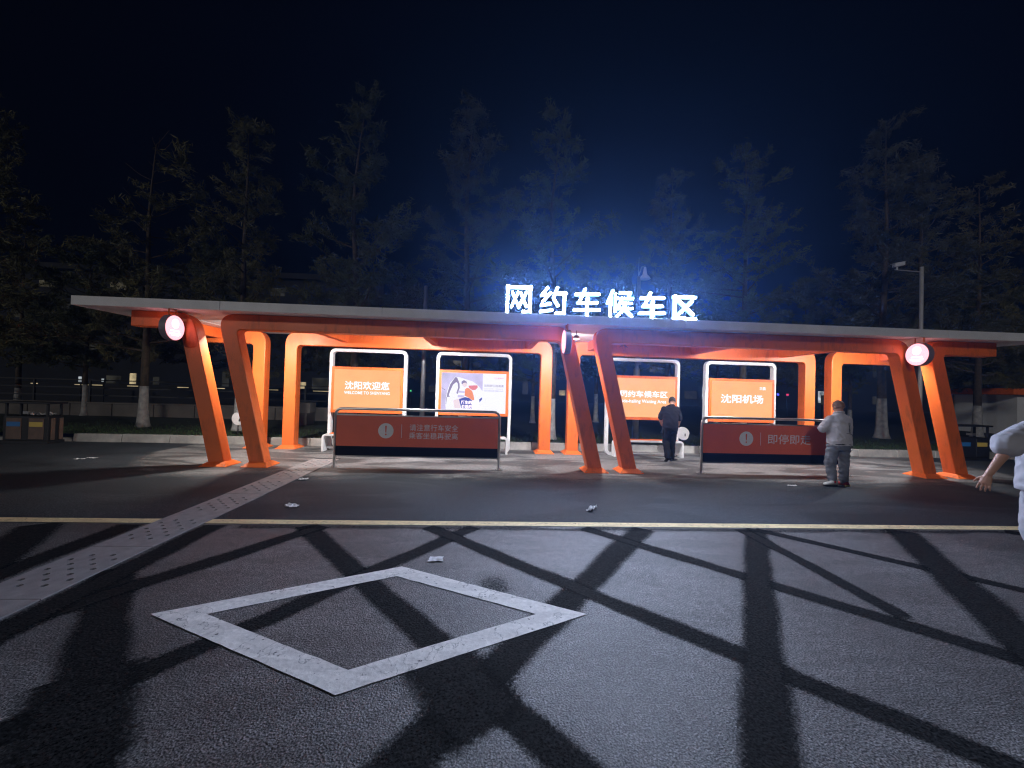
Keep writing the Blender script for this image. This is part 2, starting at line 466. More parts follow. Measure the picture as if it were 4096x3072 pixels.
# blacked-out hatch lines on the old road: straight paint strips on the ground
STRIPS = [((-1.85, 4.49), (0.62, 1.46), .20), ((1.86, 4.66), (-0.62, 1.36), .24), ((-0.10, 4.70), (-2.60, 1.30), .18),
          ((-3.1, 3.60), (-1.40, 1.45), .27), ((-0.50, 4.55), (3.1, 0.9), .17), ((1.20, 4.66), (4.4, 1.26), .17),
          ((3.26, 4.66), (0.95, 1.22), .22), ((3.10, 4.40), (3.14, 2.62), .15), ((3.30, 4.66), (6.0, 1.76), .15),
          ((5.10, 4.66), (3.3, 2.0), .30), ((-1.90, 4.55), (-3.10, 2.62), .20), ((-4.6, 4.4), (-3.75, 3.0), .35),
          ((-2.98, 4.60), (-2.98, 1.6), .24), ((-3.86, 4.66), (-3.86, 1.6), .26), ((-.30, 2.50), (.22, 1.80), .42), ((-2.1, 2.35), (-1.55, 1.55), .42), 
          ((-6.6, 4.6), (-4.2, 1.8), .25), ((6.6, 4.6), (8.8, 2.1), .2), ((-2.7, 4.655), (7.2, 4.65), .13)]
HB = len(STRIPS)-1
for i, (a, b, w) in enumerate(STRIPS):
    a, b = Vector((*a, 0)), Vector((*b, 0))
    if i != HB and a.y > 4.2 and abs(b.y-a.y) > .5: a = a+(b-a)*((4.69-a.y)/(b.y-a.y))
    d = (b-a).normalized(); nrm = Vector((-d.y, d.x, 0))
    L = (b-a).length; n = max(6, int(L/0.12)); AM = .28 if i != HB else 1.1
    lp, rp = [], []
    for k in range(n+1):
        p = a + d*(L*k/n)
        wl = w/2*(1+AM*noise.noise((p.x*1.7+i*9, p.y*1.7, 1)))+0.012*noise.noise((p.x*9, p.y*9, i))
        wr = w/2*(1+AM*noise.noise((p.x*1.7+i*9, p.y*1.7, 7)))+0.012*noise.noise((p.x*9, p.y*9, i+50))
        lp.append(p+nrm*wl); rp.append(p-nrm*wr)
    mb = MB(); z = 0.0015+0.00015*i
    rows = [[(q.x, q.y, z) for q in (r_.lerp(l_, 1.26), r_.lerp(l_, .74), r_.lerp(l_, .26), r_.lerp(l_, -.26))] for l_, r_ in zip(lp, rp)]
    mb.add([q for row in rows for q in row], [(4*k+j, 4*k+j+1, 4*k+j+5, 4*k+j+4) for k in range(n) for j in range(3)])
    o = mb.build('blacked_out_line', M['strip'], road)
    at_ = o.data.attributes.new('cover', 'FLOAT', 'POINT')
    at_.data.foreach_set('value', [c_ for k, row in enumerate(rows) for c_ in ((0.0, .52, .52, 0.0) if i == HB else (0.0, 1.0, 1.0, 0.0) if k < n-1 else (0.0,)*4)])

# faint oil stain behind the diamond
mb = MB(); n = 28
vs = [(0, 0, 0)]+[(.10*math.cos(2*math.pi*k/n)*(1+.3*noise.noise((k*.4, 1, 1))), .14*math.sin(2*math.pi*k/n)*(1+.3*noise.noise((k*.4, 2, 1))), 0) for k in range(n)]
vs += [(x*2.0, y*2.0, z) for x, y, z in vs[1:]]
mb.add([(x+.10, y+3.30, .0011) for x, y, z in vs], [(0, 1+k, 1+(k+1) % n) for k in range(n)]+[(1+k, 1+n+k, 1+n+(k+1) % n, 1+(k+1) % n) for k in range(n)])
o = mb.build('oil_stain', M['strip'], road)
a_ = o.data.attributes.new('cover', 'FLOAT', 'POINT'); a_.data.foreach_set('value', [.55]+[.42]*n+[0.0]*n)

# white diamond: four painted bars meeting in overlapping mitres
DV = [Vector((-2.25, 2.905)), Vector((-0.715, 3.65)), Vector((0.757, 2.875)), Vector((-0.736, 2.144))]
DC = sum(DV, Vector((0, 0)))/4
inner = [DC+(v-DC)*0.755 for v in DV]
for i in range(4):
    a, b = DV[i], DV[(i+1) % 4]; ia, ib = inner[i], inner[(i+1) % 4]
    mb = MB(); n = 22; z = 0.0048+0.0003*(i % 2)
    vs = []
    for k in range(n+1):
        t = k/n
        p = a.lerp(b, t); q = ia.lerp(ib, t)
        e1 = 0.006*noise.noise((p.x*11, p.y*11, i)); e2 = 0.006*noise.noise((q.x*11, q.y*11, i+9))
        dn = (p-q).normalized()
        p = p+dn*e1; q = q+dn*e2
        vs += [(p.x, p.y, z), (q.x, q.y, z)]
    mb.add(vs, [(2*k, 2*k+1, 2*k+3, 2*k+2) for k in range(n)])
    mb.build('diamond_bar', M['line'], road)

# yellow edge line (interrupted by the cover plates)
for x0, x1 in ((-40, -3.675), (-3.13, 40)):
    mb = MB(); n = int((x1-x0)/0.25); vs = []
    for k in range(n+1):
        x = x0+(x1-x0)*k/n
        vs += [(x, 4.735+0.006*noise.noise((x*6, 0, 2)), 0.006), (x, 4.882+0.006*noise.noise((x*6, 5, 2)), 0.006)]
    mb.add(vs, [(2*k, 2*k+2, 2*k+3, 2*k+1) for k in range(n)])
    mb.build('yellow_line', M['yellow'], apron)

# perforated concrete cover plates across pavement and road (shallow black sheet below)
ch = empty('drain_channel', (-3.405, 5.5, 0))
tag(ch, 'row of pale perforated concrete cover plates crossing the yellow line', 'drain cover')
MB().sheet([(-0.27, -5.0), (0.27, -5.0), (0.27, 3.5), (-0.27, 3.5)], 0.0032).build('hole_shade_sheet', M['hole'], ch, fix=False)  # flat sheet just under the plates, painted black as the holes' shade
def plate_mesh(Lp=0.955, Wp=0.535, z=0.012):
    mb = MB()
    nx, ny = 5, 9
    cw, cl = Wp/(nx+1.0), Lp/(ny+1.2)
    hx0 = -Wp/2+cw*0.5; hy0 = -Lp/2+cl*0.6
    # border
    mb.sheet([(-Wp/2, -Lp/2), (Wp/2, -Lp/2), (Wp/2, hy0), (-Wp/2, hy0)], z)
    mb.sheet([(-Wp/2, -hy0), (Wp/2, -hy0), (Wp/2, Lp/2), (-Wp/2, Lp/2)], z)
    for r in range(ny):
        y0, y1 = hy0+r*cl, hy0+(r+1)*cl
        mb.sheet([(-Wp/2, y0), (hx0, y0), (hx0, y1), (-Wp/2, y1)], z)
        mb.sheet([(-hx0, y0), (Wp/2, y0), (Wp/2, y1), (-hx0, y1)], z)
        for c in range(nx):
            x0, x1 = hx0+c*cw, hx0+(c+1)*cw
            if (r+c) % 2 or r in (0, ny-1):
                mb.sheet([(x0, y0), (x1, y0), (x1, y1), (x0, y1)], z); continue
            cx, cy = (x0+x1)/2, (y0+y1)/2; rr = 0.0235
            sq = [(x0, y0), (cx, y0), (x1, y0), (x1, cy), (x1, y1), (cx, y1), (x0, y1), (x0, cy)]
            oc = [(cx+rr*math.cos(rad(a)), cy+rr*math.sin(rad(a))) for a in (225, 270, 315, 0, 45, 90, 135, 180)]
            v = [(*p, z) for p in sq]+[(*p, z) for p in oc]+[(*p, z-0.03) for p in oc]
            mb.add(v, [(i, (i+1) % 8, 8+(i+1) % 8, 8+i) for i in range(8)]+[(8+i, 8+(i+1) % 8, 16+(i+1) % 8, 16+i) for i in range(8)])
    e = [(-Wp/2, -Lp/2), (Wp/2, -Lp/2), (Wp/2, Lp/2), (-Wp/2, Lp/2)]
    v = [(*p, z) for p in e]+[(*p, -0.02) for p in e]
    mb.add(v, [(i, i+4, (i+1) % 4+4, (i+1) % 4) for i in range(4)])
    me = mb.mesh('cover_plate'); me.materials.append(M['plate']); return me
pm = plate_mesh()
for k in range(8):
    o = link('cover_plate', pm, None, ch)
    o.location = (R.uniform(-.004, .004), 8.377-0.962*k-5.5, R.uniform(0, .003))
    o.rotation_euler = (0, 0, R.uniform(-.004, .004))

# kerb
kb = tag(empty('kerb', (0, 10.8, 0)), kind='structure')
km = MB().frustum((-0.572, 0.572, -0.075, 0.09), (-0.566, 0.566, -0.05, 0.086), 0, 0.20).mesh('kerb_stone')
km.materials.append(M['kerb'])
for k in range(30):
    o = link('kerb_stone', km, None, kb)
    o.location = (-9.75+1.155*k, R.uniform(-.008, .008), R.uniform(-.006, .004))
    b = o.modifiers.new('bevel', 'BEVEL'); b.width = 0.012; b.segments = 2
km2 = MB().frustum((-0.572, 0.572, -0.075, 0.2), (-0.566, 0.566, -0.03, 0.19), 0, 0.07).mesh('kerb_stone'); km2.materials.append(M['kerb'])
for k in range(4):
    o = link('kerb_stone', km2, None, kb); o.location = (-10.91-1.155*k, R.uniform(-.01, .01), 0)

# grass blades on the strip behind the kerb
mb = MB()
for i in range(15000):
    x = R.uniform(-13, 18); y = 10.92+abs(R.gauss(0, 1))*1.3
    h = R.uniform(.03, .09); w = R.uniform(.004, .009); a = R.uniform(0, 6.28); l = R.uniform(-.05, .05)
    dx, dy = math.cos(a)*w, math.sin(a)*w
    mb.add([(x-dx, y-dy, .168), (x+dx, y+dy, .168), (x+l, y+R.uniform(-.05, .05), .168+h)], [(0, 1, 2)])
tag(mb.build('grass', M['grass'], fix=False), 'short dark grass growing behind the pale kerb', 'grass', kind='stuff')

# ================================================================= SHELTER
ZR = 2.90
YF, DEP = 7.97, 0.25
LEAN = 0.241
sh = empty('waiting_shelter', (2, 9, 0))
tag(sh, 'long orange portal frame shelter with flat white roof and slanting front columns', 'shelter')
def rel(parent, mb):
    L = parent.location
    mb.v = [(x-L.x, y-L.y, z-L.z) for x, y, z in mb.v]; return mb
def build_rel(mb, name, material, parent, **k): return rel(parent, mb).build(name, material, parent, **k)

# roof
rf = build_rel(MB().box(-7.43, 11.56, 7.62, 10.93, ZR+0.001, 3.05), 'roof', M['roof'], sh)
edges = [-7.45, -4.9, -2.0, 0.9, 3.8, 6.7, 9.3, 11.58]
for a, b in zip(edges[:-1], edges[1:]):
    mbx = MB().box(a+.004, b-.004, 7.60, 7.618, ZR-0.004, 3.062)
    mbx.v = [(x-2, y-9, z) for x, y, z in mbx.v]
    mbx.build('fascia_panel', M['roof'], rf, bevel=0.004)
for a in (-7.45, 11.562):
    mbx = MB().box(a, a+.018, 7.62, 10.93, ZR-0.004, 3.062)
    mbx.v = [(x-2, y-9, z) for x, y, z in mbx.v]
    mbx.build('fascia_panel', M['roof'], rf)
for x in (-6.2, -2.9, 0.4, 3.6, 6.9, 10.2):   # ceiling seams: thin cover battens
    mbx = MB().box(x-.02, x+.02, 7.63, 10.9, ZR-0.006, ZR)
    mbx.v = [(px-2, y-9, z) for px, y, z in mbx.v]
    mbx.build('ceiling_batten', M['roof'], rf)

WCOL, BEAM0, BEAM1 = 0.29, 2.605, ZR-0.003
def portal(xl, xr, lean, y0, dep, bz0, name='portal_frame', left=True, right=True, plates=True):
    """inverted U (or L): xl = left edge of the left post at z=.07, xr = left edge of the right post; open end = beam end"""
    z0 = 0.07; X = lambda x, z: x-lean*(z-z0)
    out = []; ro, ri = 0.34, 0.10
    sl = math.degrees(math.atan(lean))
    def corner(px, pz, d_in, d_out, r, n=8):
        """round the corner at (px,pz) between incoming dir and outgoing dir"""
        d_in = Vector(d_in).normalized(); d_out = Vector(d_out).normalized()
        P = Vector((px, pz)); a = P-d_in*r; b = P+d_out*r
        return [tuple((a.lerp(P, t)).lerp(P.lerp(b, t), t)) for t in [i/n for i in range(n+1)]]
    up = (-lean, 1); dn = (lean, -1)
    # outline, counter-clockwise seen from -Y (x right, z up)
    if right:
        out += [(X(xr, z0), z0), (X(xr+WCOL, z0), z0)]
        out += corner(X(xr+WCOL, BEAM1), BEAM1, up, (-1, 0), ro)
    else:
        out += [(xr, bz0), (xr, BEAM1)]
    if left:
        out += corner(X(xl, BEAM1), BEAM1, (-1, 0), dn, ro)
        out += [(X(xl, z0), z0), (X(xl+WCOL, z0), z0)]
        out += corner(X(xl+WCOL, bz0), bz0, up, (1, 0), ri, 5)
    else:
        out += [(xl, BEAM1), (xl, bz0)]
    if right:
        out += corner(X(xr, bz0), bz0, (1, 0), dn, ri, 5)
    mb = MB().prism_y(out, y0, y0+dep)
    o = build_rel(mb, name, M['orange'], sh, bevel=0.014)
    for ok, x in ((left, xl), (right, xr)):
        if not ok: continue
        xc = X(x+WCOL/2, 0.03); yc = y0+dep/2
        pb = MB().box(xc-.242, xc+.242, yc-.245, yc+.245, 0.001, .012)
        pb.frustum((xc-.242, xc+.242, yc-.245, yc+.245), (xc-WCOL/2-.012, xc+WCOL/2+.012, yc-dep/2-.012, yc+dep/2+.012), .012, .082)
        pb.v = [(px-2, py-9, pz) for px, py, pz in pb.v]
        bp_ = pb.build('base_plate', M['orange'], o)
        for bx in (-.20, .20):
            bb = MB().tube([(xc+bx-2, yc-.215-9, .012), (xc+bx-2, yc-.215-9, .034)], .014, 6)
            o_ = bb.build('bolt', M['dsteel'], o)
    return o
BZ = 2.605
portal(-6.735, -5.243, LEAN, YF, DEP, BZ, left=False)
portal(-4.50, 2.043, LEAN, YF, DEP, BZ)
portal(2.755, 9.235, LEAN, YF, DEP, BZ)
portal(9.955, 10.86, LEAN, YF, DEP, BZ, right=False)
YB = 10.24
portal(-6.90, -5.78, 0.0, YB, DEP, 2.555, left=False)
portal(-5.02, 1.345, 0.0, YB, DEP, 2.555)
portal(2.07, 8.44, 0.0, YB, DEP, 2.555)
portal(9.185, 11.0, 0.0, YB, DEP, 2.555, right=False)
for x in (-6.6, -3.55, -1.35, 1.02, 2.62, 5.35, 7.75, 10.6):
    build_rel(MB().box(x-.075, x+.075, YF+DEP+.001, YB-.001, 2.66, ZR-.004), 'cross_beam', M['orange'], sh, bevel=0.01)

# ceiling downlights that light the shelter floor
for i, (x, y) in enumerate(((-5.15, 8.45), (-1.6, 8.5), (1.85, 8.45), (5.45, 8.5), (9.0, 8.45))):
    d = empty('ceiling_downlight', (x, y, ZR))
    wh = ['orange portal by the drain cover plates', 'photo advert screen', 'edge-on round hanging lamp', 'airport name screen', 'round hanging lamp beside the camera pole'][i]
    tag(d, 'small lit round downlight under the roof near the '+wh, 'downlight', 'downlights under the shelter roof')
    MB().tube([(0, 0, 0), (0, 0, -0.10)], .012, 8).build('stem', M['dsteel'], d)
    MB().tube([(0, 0, -.10), (0, 0, -.115), (0, 0, -0.175)], [.035, .058, .062], 20).build('housing', M['dsteel'], d)
    MB().tube([(0, 0, -.177), (0, 0, -.181)], .052, 20).build('lens', M['bulb'], d)
    la = bpy.data.lights.new('downlight_lamp', 'AREA'); la.shape = 'DISK'; la.size = 0.12
    la.energy = 122; la.color = (1.0, 0.96, 0.90) if x < -3 else (0.93, 0.96, 1.0)
    lo = bpy.data.objects.new('downlight_lamp', la); C.objects.link(lo); lo.parent = d
    lo.location = (0, 0.05, -0.21); lo.rotation_euler = (rad(32), 0, 0)

# ---------------------------------------------------------------- roof sign letters (traced strokes, solid channel letters)
def stroke(x0, y0, x1, y1, w): return (x0, y0, x1, y1, w)
CHE = lambda o, dy=0: [(820+o, 205+dy, 1075+o, 202+dy, 40), (926+o, 145+dy, 862+o, 290+dy, 38), (842+o, 290+dy, 1055+o, 290+dy, 42), (805+o, 364+dy, 1082+o, 362+dy, 38), (948+o, 232+dy, 948+o, 430+dy, 42)]
LET = [
 [(110, 137, 378, 141, 46), (126, 118, 126, 398, 38), (357, 128, 357, 392, 42), (280, 384, 366, 386, 30), (170, 182, 242, 342, 32), (236, 182, 165, 345, 32), (254, 184, 322, 342, 32), (322, 182, 236, 352, 34)],
 [(538, 134, 470, 222, 36), (463, 220, 545, 208, 30), (572, 186, 480, 292, 36), (466, 322, 574, 303, 36), (458, 386, 592, 368, 38), (637, 135, 592, 246, 36), (614, 197, 731, 197, 40), (711, 180, 706, 404, 40), (618, 400, 718, 402, 32), (598, 254, 648, 330, 36)],
 CHE(0),
 [(1216, 156, 1156, 298, 36), (1191, 226, 1191, 437, 36), (1242, 186, 1242, 386, 28), (1284, 184, 1404, 186, 34), (1386, 176, 1384, 252, 34), (1262, 240, 1430, 242, 32), (1304, 256, 1268, 338, 32), (1296, 290, 1414, 292, 30), (1262, 346, 1424, 346, 32), (1344, 290, 1330, 372, 36), (1336, 352, 1254, 432, 36), (1338, 352, 1420, 432, 36)],
 CHE(686, 30),
 [(1852, 220, 2100, 224, 42), (1872, 200, 1872, 460, 42), (1850, 441, 2104, 446, 40), (2062, 254, 1904, 412, 40), (1906, 250, 2076, 410, 40)]]
sg = empty('roof_sign', (2.16, 7.70, 3.05))
tag(sg, 'glowing bluish white six character sign standing on the roof edge', 'sign')
SC = 0.00188
def lpos(x, y):
    base = 398+0.031*(x-105)
    return 0.288+(x-105)*SC, 3.072+(base-y)*SC
names = ['wang', 'yue', 'che', 'hou', 'che', 'qu']
for li, L in enumerate(LET):
    mb = MB()
    for k, (x0, y0, x1, y1, w) in enumerate(L):
        a, b = Vector(lpos(x0, y0)), Vector(lpos(x1, y1))
        d = (b-a).normalized(); n = Vector((-d.y, d.x))*w*SC*.29
        q = [a+n, a-n, b-n, b+n]
        yf = 7.648-0.0006*k
        v = [(p.x, yf, p.y) for p in q]+[(p.x, 7.735+0.0006*k, p.y) for p in q]
        mb.add(v, [(0, 1, 2, 3)], 0)
        mb.add(v, [(7, 6, 5, 4)], 2)
        mb.add(v, [(0, 4, 5, 1), (1, 5, 6, 2), (2, 6, 7, 3), (3, 7, 4, 0)], 1)
    build_rel(mb, 'letter', [M['letter'], M['return'], M['back']], sg)
build_rel(MB().box(0.20, 4.12, 7.69, 7.72, 3.0625, 3.085), 'rail', M['dark'], sg)
for x in (0.45, 1.2, 2.0, 2.8, 3.6):
    build_rel(MB().box(x-.012, x+.012, 7.722, 7.74, 3.062, 3.14), 'bracket', M['dark'], sg)

build_rel(MB().tube([(2.0, 7.75, 3.07), (2.5, 7.76, 3.066), (3.1, 7.74, 3.068), (3.9, 7.76, 3.066), (5.2, 7.75, 3.066)], .008, 6), 'cable', M['steel'], sg)

# ---------------------------------------------------------------- round hanging lamps
def hanging_lamp(x, label):
    o = empty('hanging_lamp', (x, 7.715, 2.56)); tag(o, label, 'lamp', 'round lamps hanging from the roof edge')
    r = 0.235
    MB().tube([(-.05, 0, 0), (-.055, 0, 0), (.055, 0, 0), (.05, 0, 0)], [r-.004, r, r, r-.004], 40).build('drum', M['drum'], o)
    for s in (-1, 1):
        MB().tube([(s*.0555, 0, 0), (s*.060, 0, 0)], [r-.012, r-.014], 40).build('face', M['lampface'], o)
        MB().tube([(s*.0605, 0, .075), (s*.0625, 0, .075)], .088, 28).build('emblem', M['lampmark'], o)
        for k, (w, z, h) in enumerate(((.22, -.055, .030), (.27, -.095, .010), (.26, -.118, .010), (.18, -.142, .010))):
            MB().box(s*.0605-.0008, s*.0605+.0008, -w/2, w/2, z-h/2, z+h/2).build('text_bar', M['lampmark'], o)
    for y in (-.085, .085):
        MB().tube([(0, y, .215), (0, y, ZR-2.56)], .012, 10).build('rod', M['orange'], o)
    return o
hanging_lamp(-5.80, 'round pink lit lamp hanging by the round end of the first slanting column')
hanging_lamp(1.50, 'round pink lit lamp seen edge on below the rooftop letters')
hanging_lamp(8.80, 'round pink white lamp hanging in front of the pole with the camera')

# ---------------------------------------------------------------- advertising stands with screens
def ring(outer, r, inner_off, y0, y1):
    x0, x1, z0, z1 = outer
    def rr(x0, x1, z0, z1, r): return arc(x1-r, z0+r, r, -90, 0)+arc(x1-r, z1-r, r, 0, 90)+arc(x0+r, z1-r, r, 90, 180)+arc(x0+r, z0+r, r, 180, 270)
    o = rr(x0, x1, z0, z1, r); k = inner_off
    i = rr(x0+k, x1-k, z0+k, z1-k, max(r-k*.75, .03)); n = len(o)
    v = [(x, y0, z) for x, z in o]+[(x, y0, z) for x, z in i]+[(x, y1, z) for x, z in o]+[(x, y1, z) for x, z in i]
    f = []
    for a in range(n):
        b = (a+1) % n
        f += [(a, b, n+b, n+a), (2*n+a, 3*n+a, 3*n+b, 2*n+b), (a, 2*n+a, 2*n+b, b), (n+a, n+b, 3*n+b, 3*n+a)]
    return MB().add(v, f)

def stand(x0, x1, label, disp='disp'):
    xc = (x0+x1)/2; hw = (x1-x0)/2
    o = empty('display_stand', (xc, 10.22, 0)); tag(o, label, 'display stand', 'white framed screens along the shelter')
    ring((-hw, hw, 0.0, 2.50), .14, .075, -.07, .07).build('frame', M['white'], o, bevel=0.006)
    s = MB().box(-hw+.078, hw-.078, -.115, .05, .925, 2.055).build('screen_housing', M['orange'], o, bevel=0.006)
    d = MB().box(-hw+.142, hw-.142, -.1185, -.1155, .995, 1.99).build('display', M[disp], s)
    return o, s
Y_T = -.1225
o1, s1 = stand(-3.90, -2.02, 'white framed orange screen with a large welcome line over smaller English capitals')
text('screen_text', '沈阳欢迎您', .205, M['disptext'], s1, 0.0, Y_T, 1.50, 'CENTER', off=.018, width=1.08)
text('screen_text', 'WELCOME TO SHENYANG', .075, M['disptext'], s1, 0.0, Y_T, 1.385, 'CENTER', off=.012, width=1.10)
o2, s2 = stand(-1.295, 0.60, 'white framed screen showing a photo advert of a man in orange beside white text', 'dispwhite')
o3, s3 = stand(3.04, 4.965, 'white framed orange screen with an English waiting area line below the characters')
text('screen_text', '网约车候车区', .175, M['disptext'], s3, 0.0, Y_T, 1.50, 'CENTER', off=.016, width=1.24)
text('screen_text', 'Ride-hailing Waiting Area', .115, M['disptext'], s3, -0.02, Y_T, 1.335, 'CENTER', off=.012, width=1.22)
o4, s4 = stand(5.655, 7.57, 'white framed orange screen showing four large characters of an airport name')
text('screen_text', '沈阳机场', .225, M['disptext'], s4, 0.0, Y_T, 1.42, 'CENTER', off=.018, width=1.15)
text('screen_text', '华晨', .085, M['disptext'], s4, 0.55, Y_T, 1.775, 'CENTER', off=.012)

# the advert of the second screen: a flat picture made of flat shapes (x,z in display space 0..1)
AX0, AX1, AZ0, AZ1 = -.80, .80, .998, 1.987
def ad(pts, material, lay, name='picture_shape'):
    q = [(AX0+(AX1-AX0)*u, AZ1-(AZ1-AZ0)*v) for u, v in pts]
    MB().add([(x, -.1190-.0004*lay, z) for x, z in q], [tuple(range(len(q)))]).build(name, M[material], s2, fix=False)
T = lambda P: [((x-185)/1790, (y-215)/1140) for x, y in P]
ad([(0, 0), (.637, 0), (.637, 1), (0, 1)], 'displilac', 1)
ad(T([(560, 330), (700, 345), (1050, 450), (1200, 560), (1325, 720), (1325, 1350), (330, 1350), (300, 1100), (340, 760), (420, 500)]), 'dispwhite', 2)
ad(T([(560, 340), (610, 350), (680, 520), (690, 640), (640, 820), (600, 800), (645, 640), (630, 520), (590, 480), (500, 560), (420, 760), (390, 870), (430, 900), (340, 920), (350, 820), (420, 560), (500, 430)]), 'dispgrey', 3)
ad(T([(330, 920), (345, 920), (325, 1130), (312, 1120)]), 'dispgrey', 3)
ad(T([(190, 640), (240, 680), (290, 695), (265, 725), (262, 705), (190, 665)]), 'dispgrey', 3)
ad(T([(640, 720), (830, 740), (830, 790), (640, 780)]), 'displilac', 4)
ad(T([(640, 850), (830, 860), (800, 920), (640, 920)]), 'displilac', 4)
ad(T([(770, 440), (850, 430), (895, 510), (880, 600), (810, 620), (760, 570), (735, 500)]), 'dispskin', 5)
ad(T([(735, 520), (740, 455), (800, 420), (870, 455), (895, 520), (850, 490), (790, 500), (760, 540)]), 'dispgrey', 6)
ad(T([(930, 575), (1090, 560), (1180, 560), (1190, 620), (1130, 690), (1040, 700), (950, 640)]), 'dispred', 6)
ad(T([(840, 680), (890, 640), (950, 650), (1040, 730), (1080, 850), (1105, 980), (1060, 1000), (960, 930), (860, 880), (830, 860)]), 'disporange', 7)
ad(T([(520, 1010), (650, 960), (820, 890), (760, 1000), (700, 1080), (720, 1230), (560, 1230)]), 'dispskin', 7)
ad(T([(680, 970), (840, 905), (960, 930), (1040, 1000), (1030, 1120), (1050, 1230), (750, 1230), (700, 1060)]), 'dispblue', 8)
ad(T([(720, 1300), (880, 1300), (850, 1352), (700, 1352)]), 'dispgrey', 8)
ad(T([(1010, 1300), (1160, 1300), (1140, 1352), (1000, 1352)]), 'dispgrey', 8)
ad(T([(400, 1300), (550, 1300), (520, 1352), (380, 1352)]), 'displilac', 8)
ad(T([(1240, 960), (1318, 900), (1318, 960), (1250, 1050)]), 'dispblue', 8)
ax = lambda px: AX0+(AX1-AX0)*(px-185)/1790
az = lambda py: AZ1-(AZ1-AZ0)*(py-215)/1140
def adt(body, px0, px1, py0, py1, material, off, y=-.1235):
    text('screen_text', body, (py1-py0)/1140*(AZ1-AZ0), M[material], s2, ax(px0), y, az(py1), 'LEFT', off=off, width=(px1-px0)/1790*(AX1-AX0))
adt('陌生的城市', 745, 1235, 1005, 1110, 'disptext', .03)
adt('熟悉的滴滴', 755, 1225, 1125, 1230, 'disptext', .03)
adt('沈阳游玩用滴滴', 1365, 1910, 525, 600, 'disptxt2', .012)
adt('出行打车一站搞定', 1365, 1905, 632, 668, 'displilac', .0)
adt('扫码领取优惠 最高150元', 1360, 1905, 688, 728, 'disptxt2', .0)
adt('滴滴出行', 1735, 1920, 318, 360, 'disppink', .02)
lg = MB()
for k in range(14):
    a0, a1 = rad(120+k*21), rad(120+(k+1)*21)
    c = (ax(1682), az(337)); r0, r1 = .018, .027
    lg.add([(c[0]+r*math.cos(a), -.1235, c[1]+r*math.sin(a)) for r, a in ((r0, a0), (r1, a0), (r1, a1), (r0, a1))], [(0, 1, 2, 3)])
lg.build('logo', M['disppink'], s2, fix=False)

# ---------------------------------------------------------------- benches
def bench(x0, x1, label):
    xc = (x0+x1)/2; hw = (x1-x0)/2
    o = empty('bench', (xc, 10.0, 0)); tag(o, label, 'bench', 'white benches in front of the screens')
    def leg(s):
        pts = []
        ou = [(s*hw, 0.0)]+[(s*(hw-.10)+s*.10*math.cos(rad(a)), .325+.10*math.sin(rad(a))) for a in (0, 22, 45, 67, 90)]+[(s*(hw-.2), .425)]
        inn = [(s*(hw-.2), .375)]+[(s*(hw-.10)+s*.05*math.cos(rad(a)), .325+.05*math.sin(rad(a))) for a in (90, 67, 45, 22, 0)]+[(s*(hw-.05), 0.0)]
        return MB().prism_y(ou+inn, -.11, .13)
    leg(-1).build('leg', M['white'], o, bevel=0.004)
    leg(1).build('leg', M['white'], o, bevel=0.004)
    st = MB().box(-hw+.2005, hw-.2005, -.11, .13, .375, .425).build('seat', M['white'], o, bevel=0.004)
    for k in range(3):
        MB().box(-hw+.16, hw-.16, -.085+.07*k, -.03+.07*k, .4252, .437).build('slat', M['orange'], st)
    MB().box(-hw+.0505, hw-.0505, .07, .11, .06, .10).build('stretcher', M['white'], o)
    return o
bench(-3.93, -2.0, 'white bench with orange slats below the welcome screen')
bench(-1.40, 0.53, 'white bench with orange slats below the photo advert screen')
bench(3.20, 4.985, 'white bench with orange slats next to the walking man in black')
bench(5.80, 7.50, 'white bench with orange slats below the airport name screen')

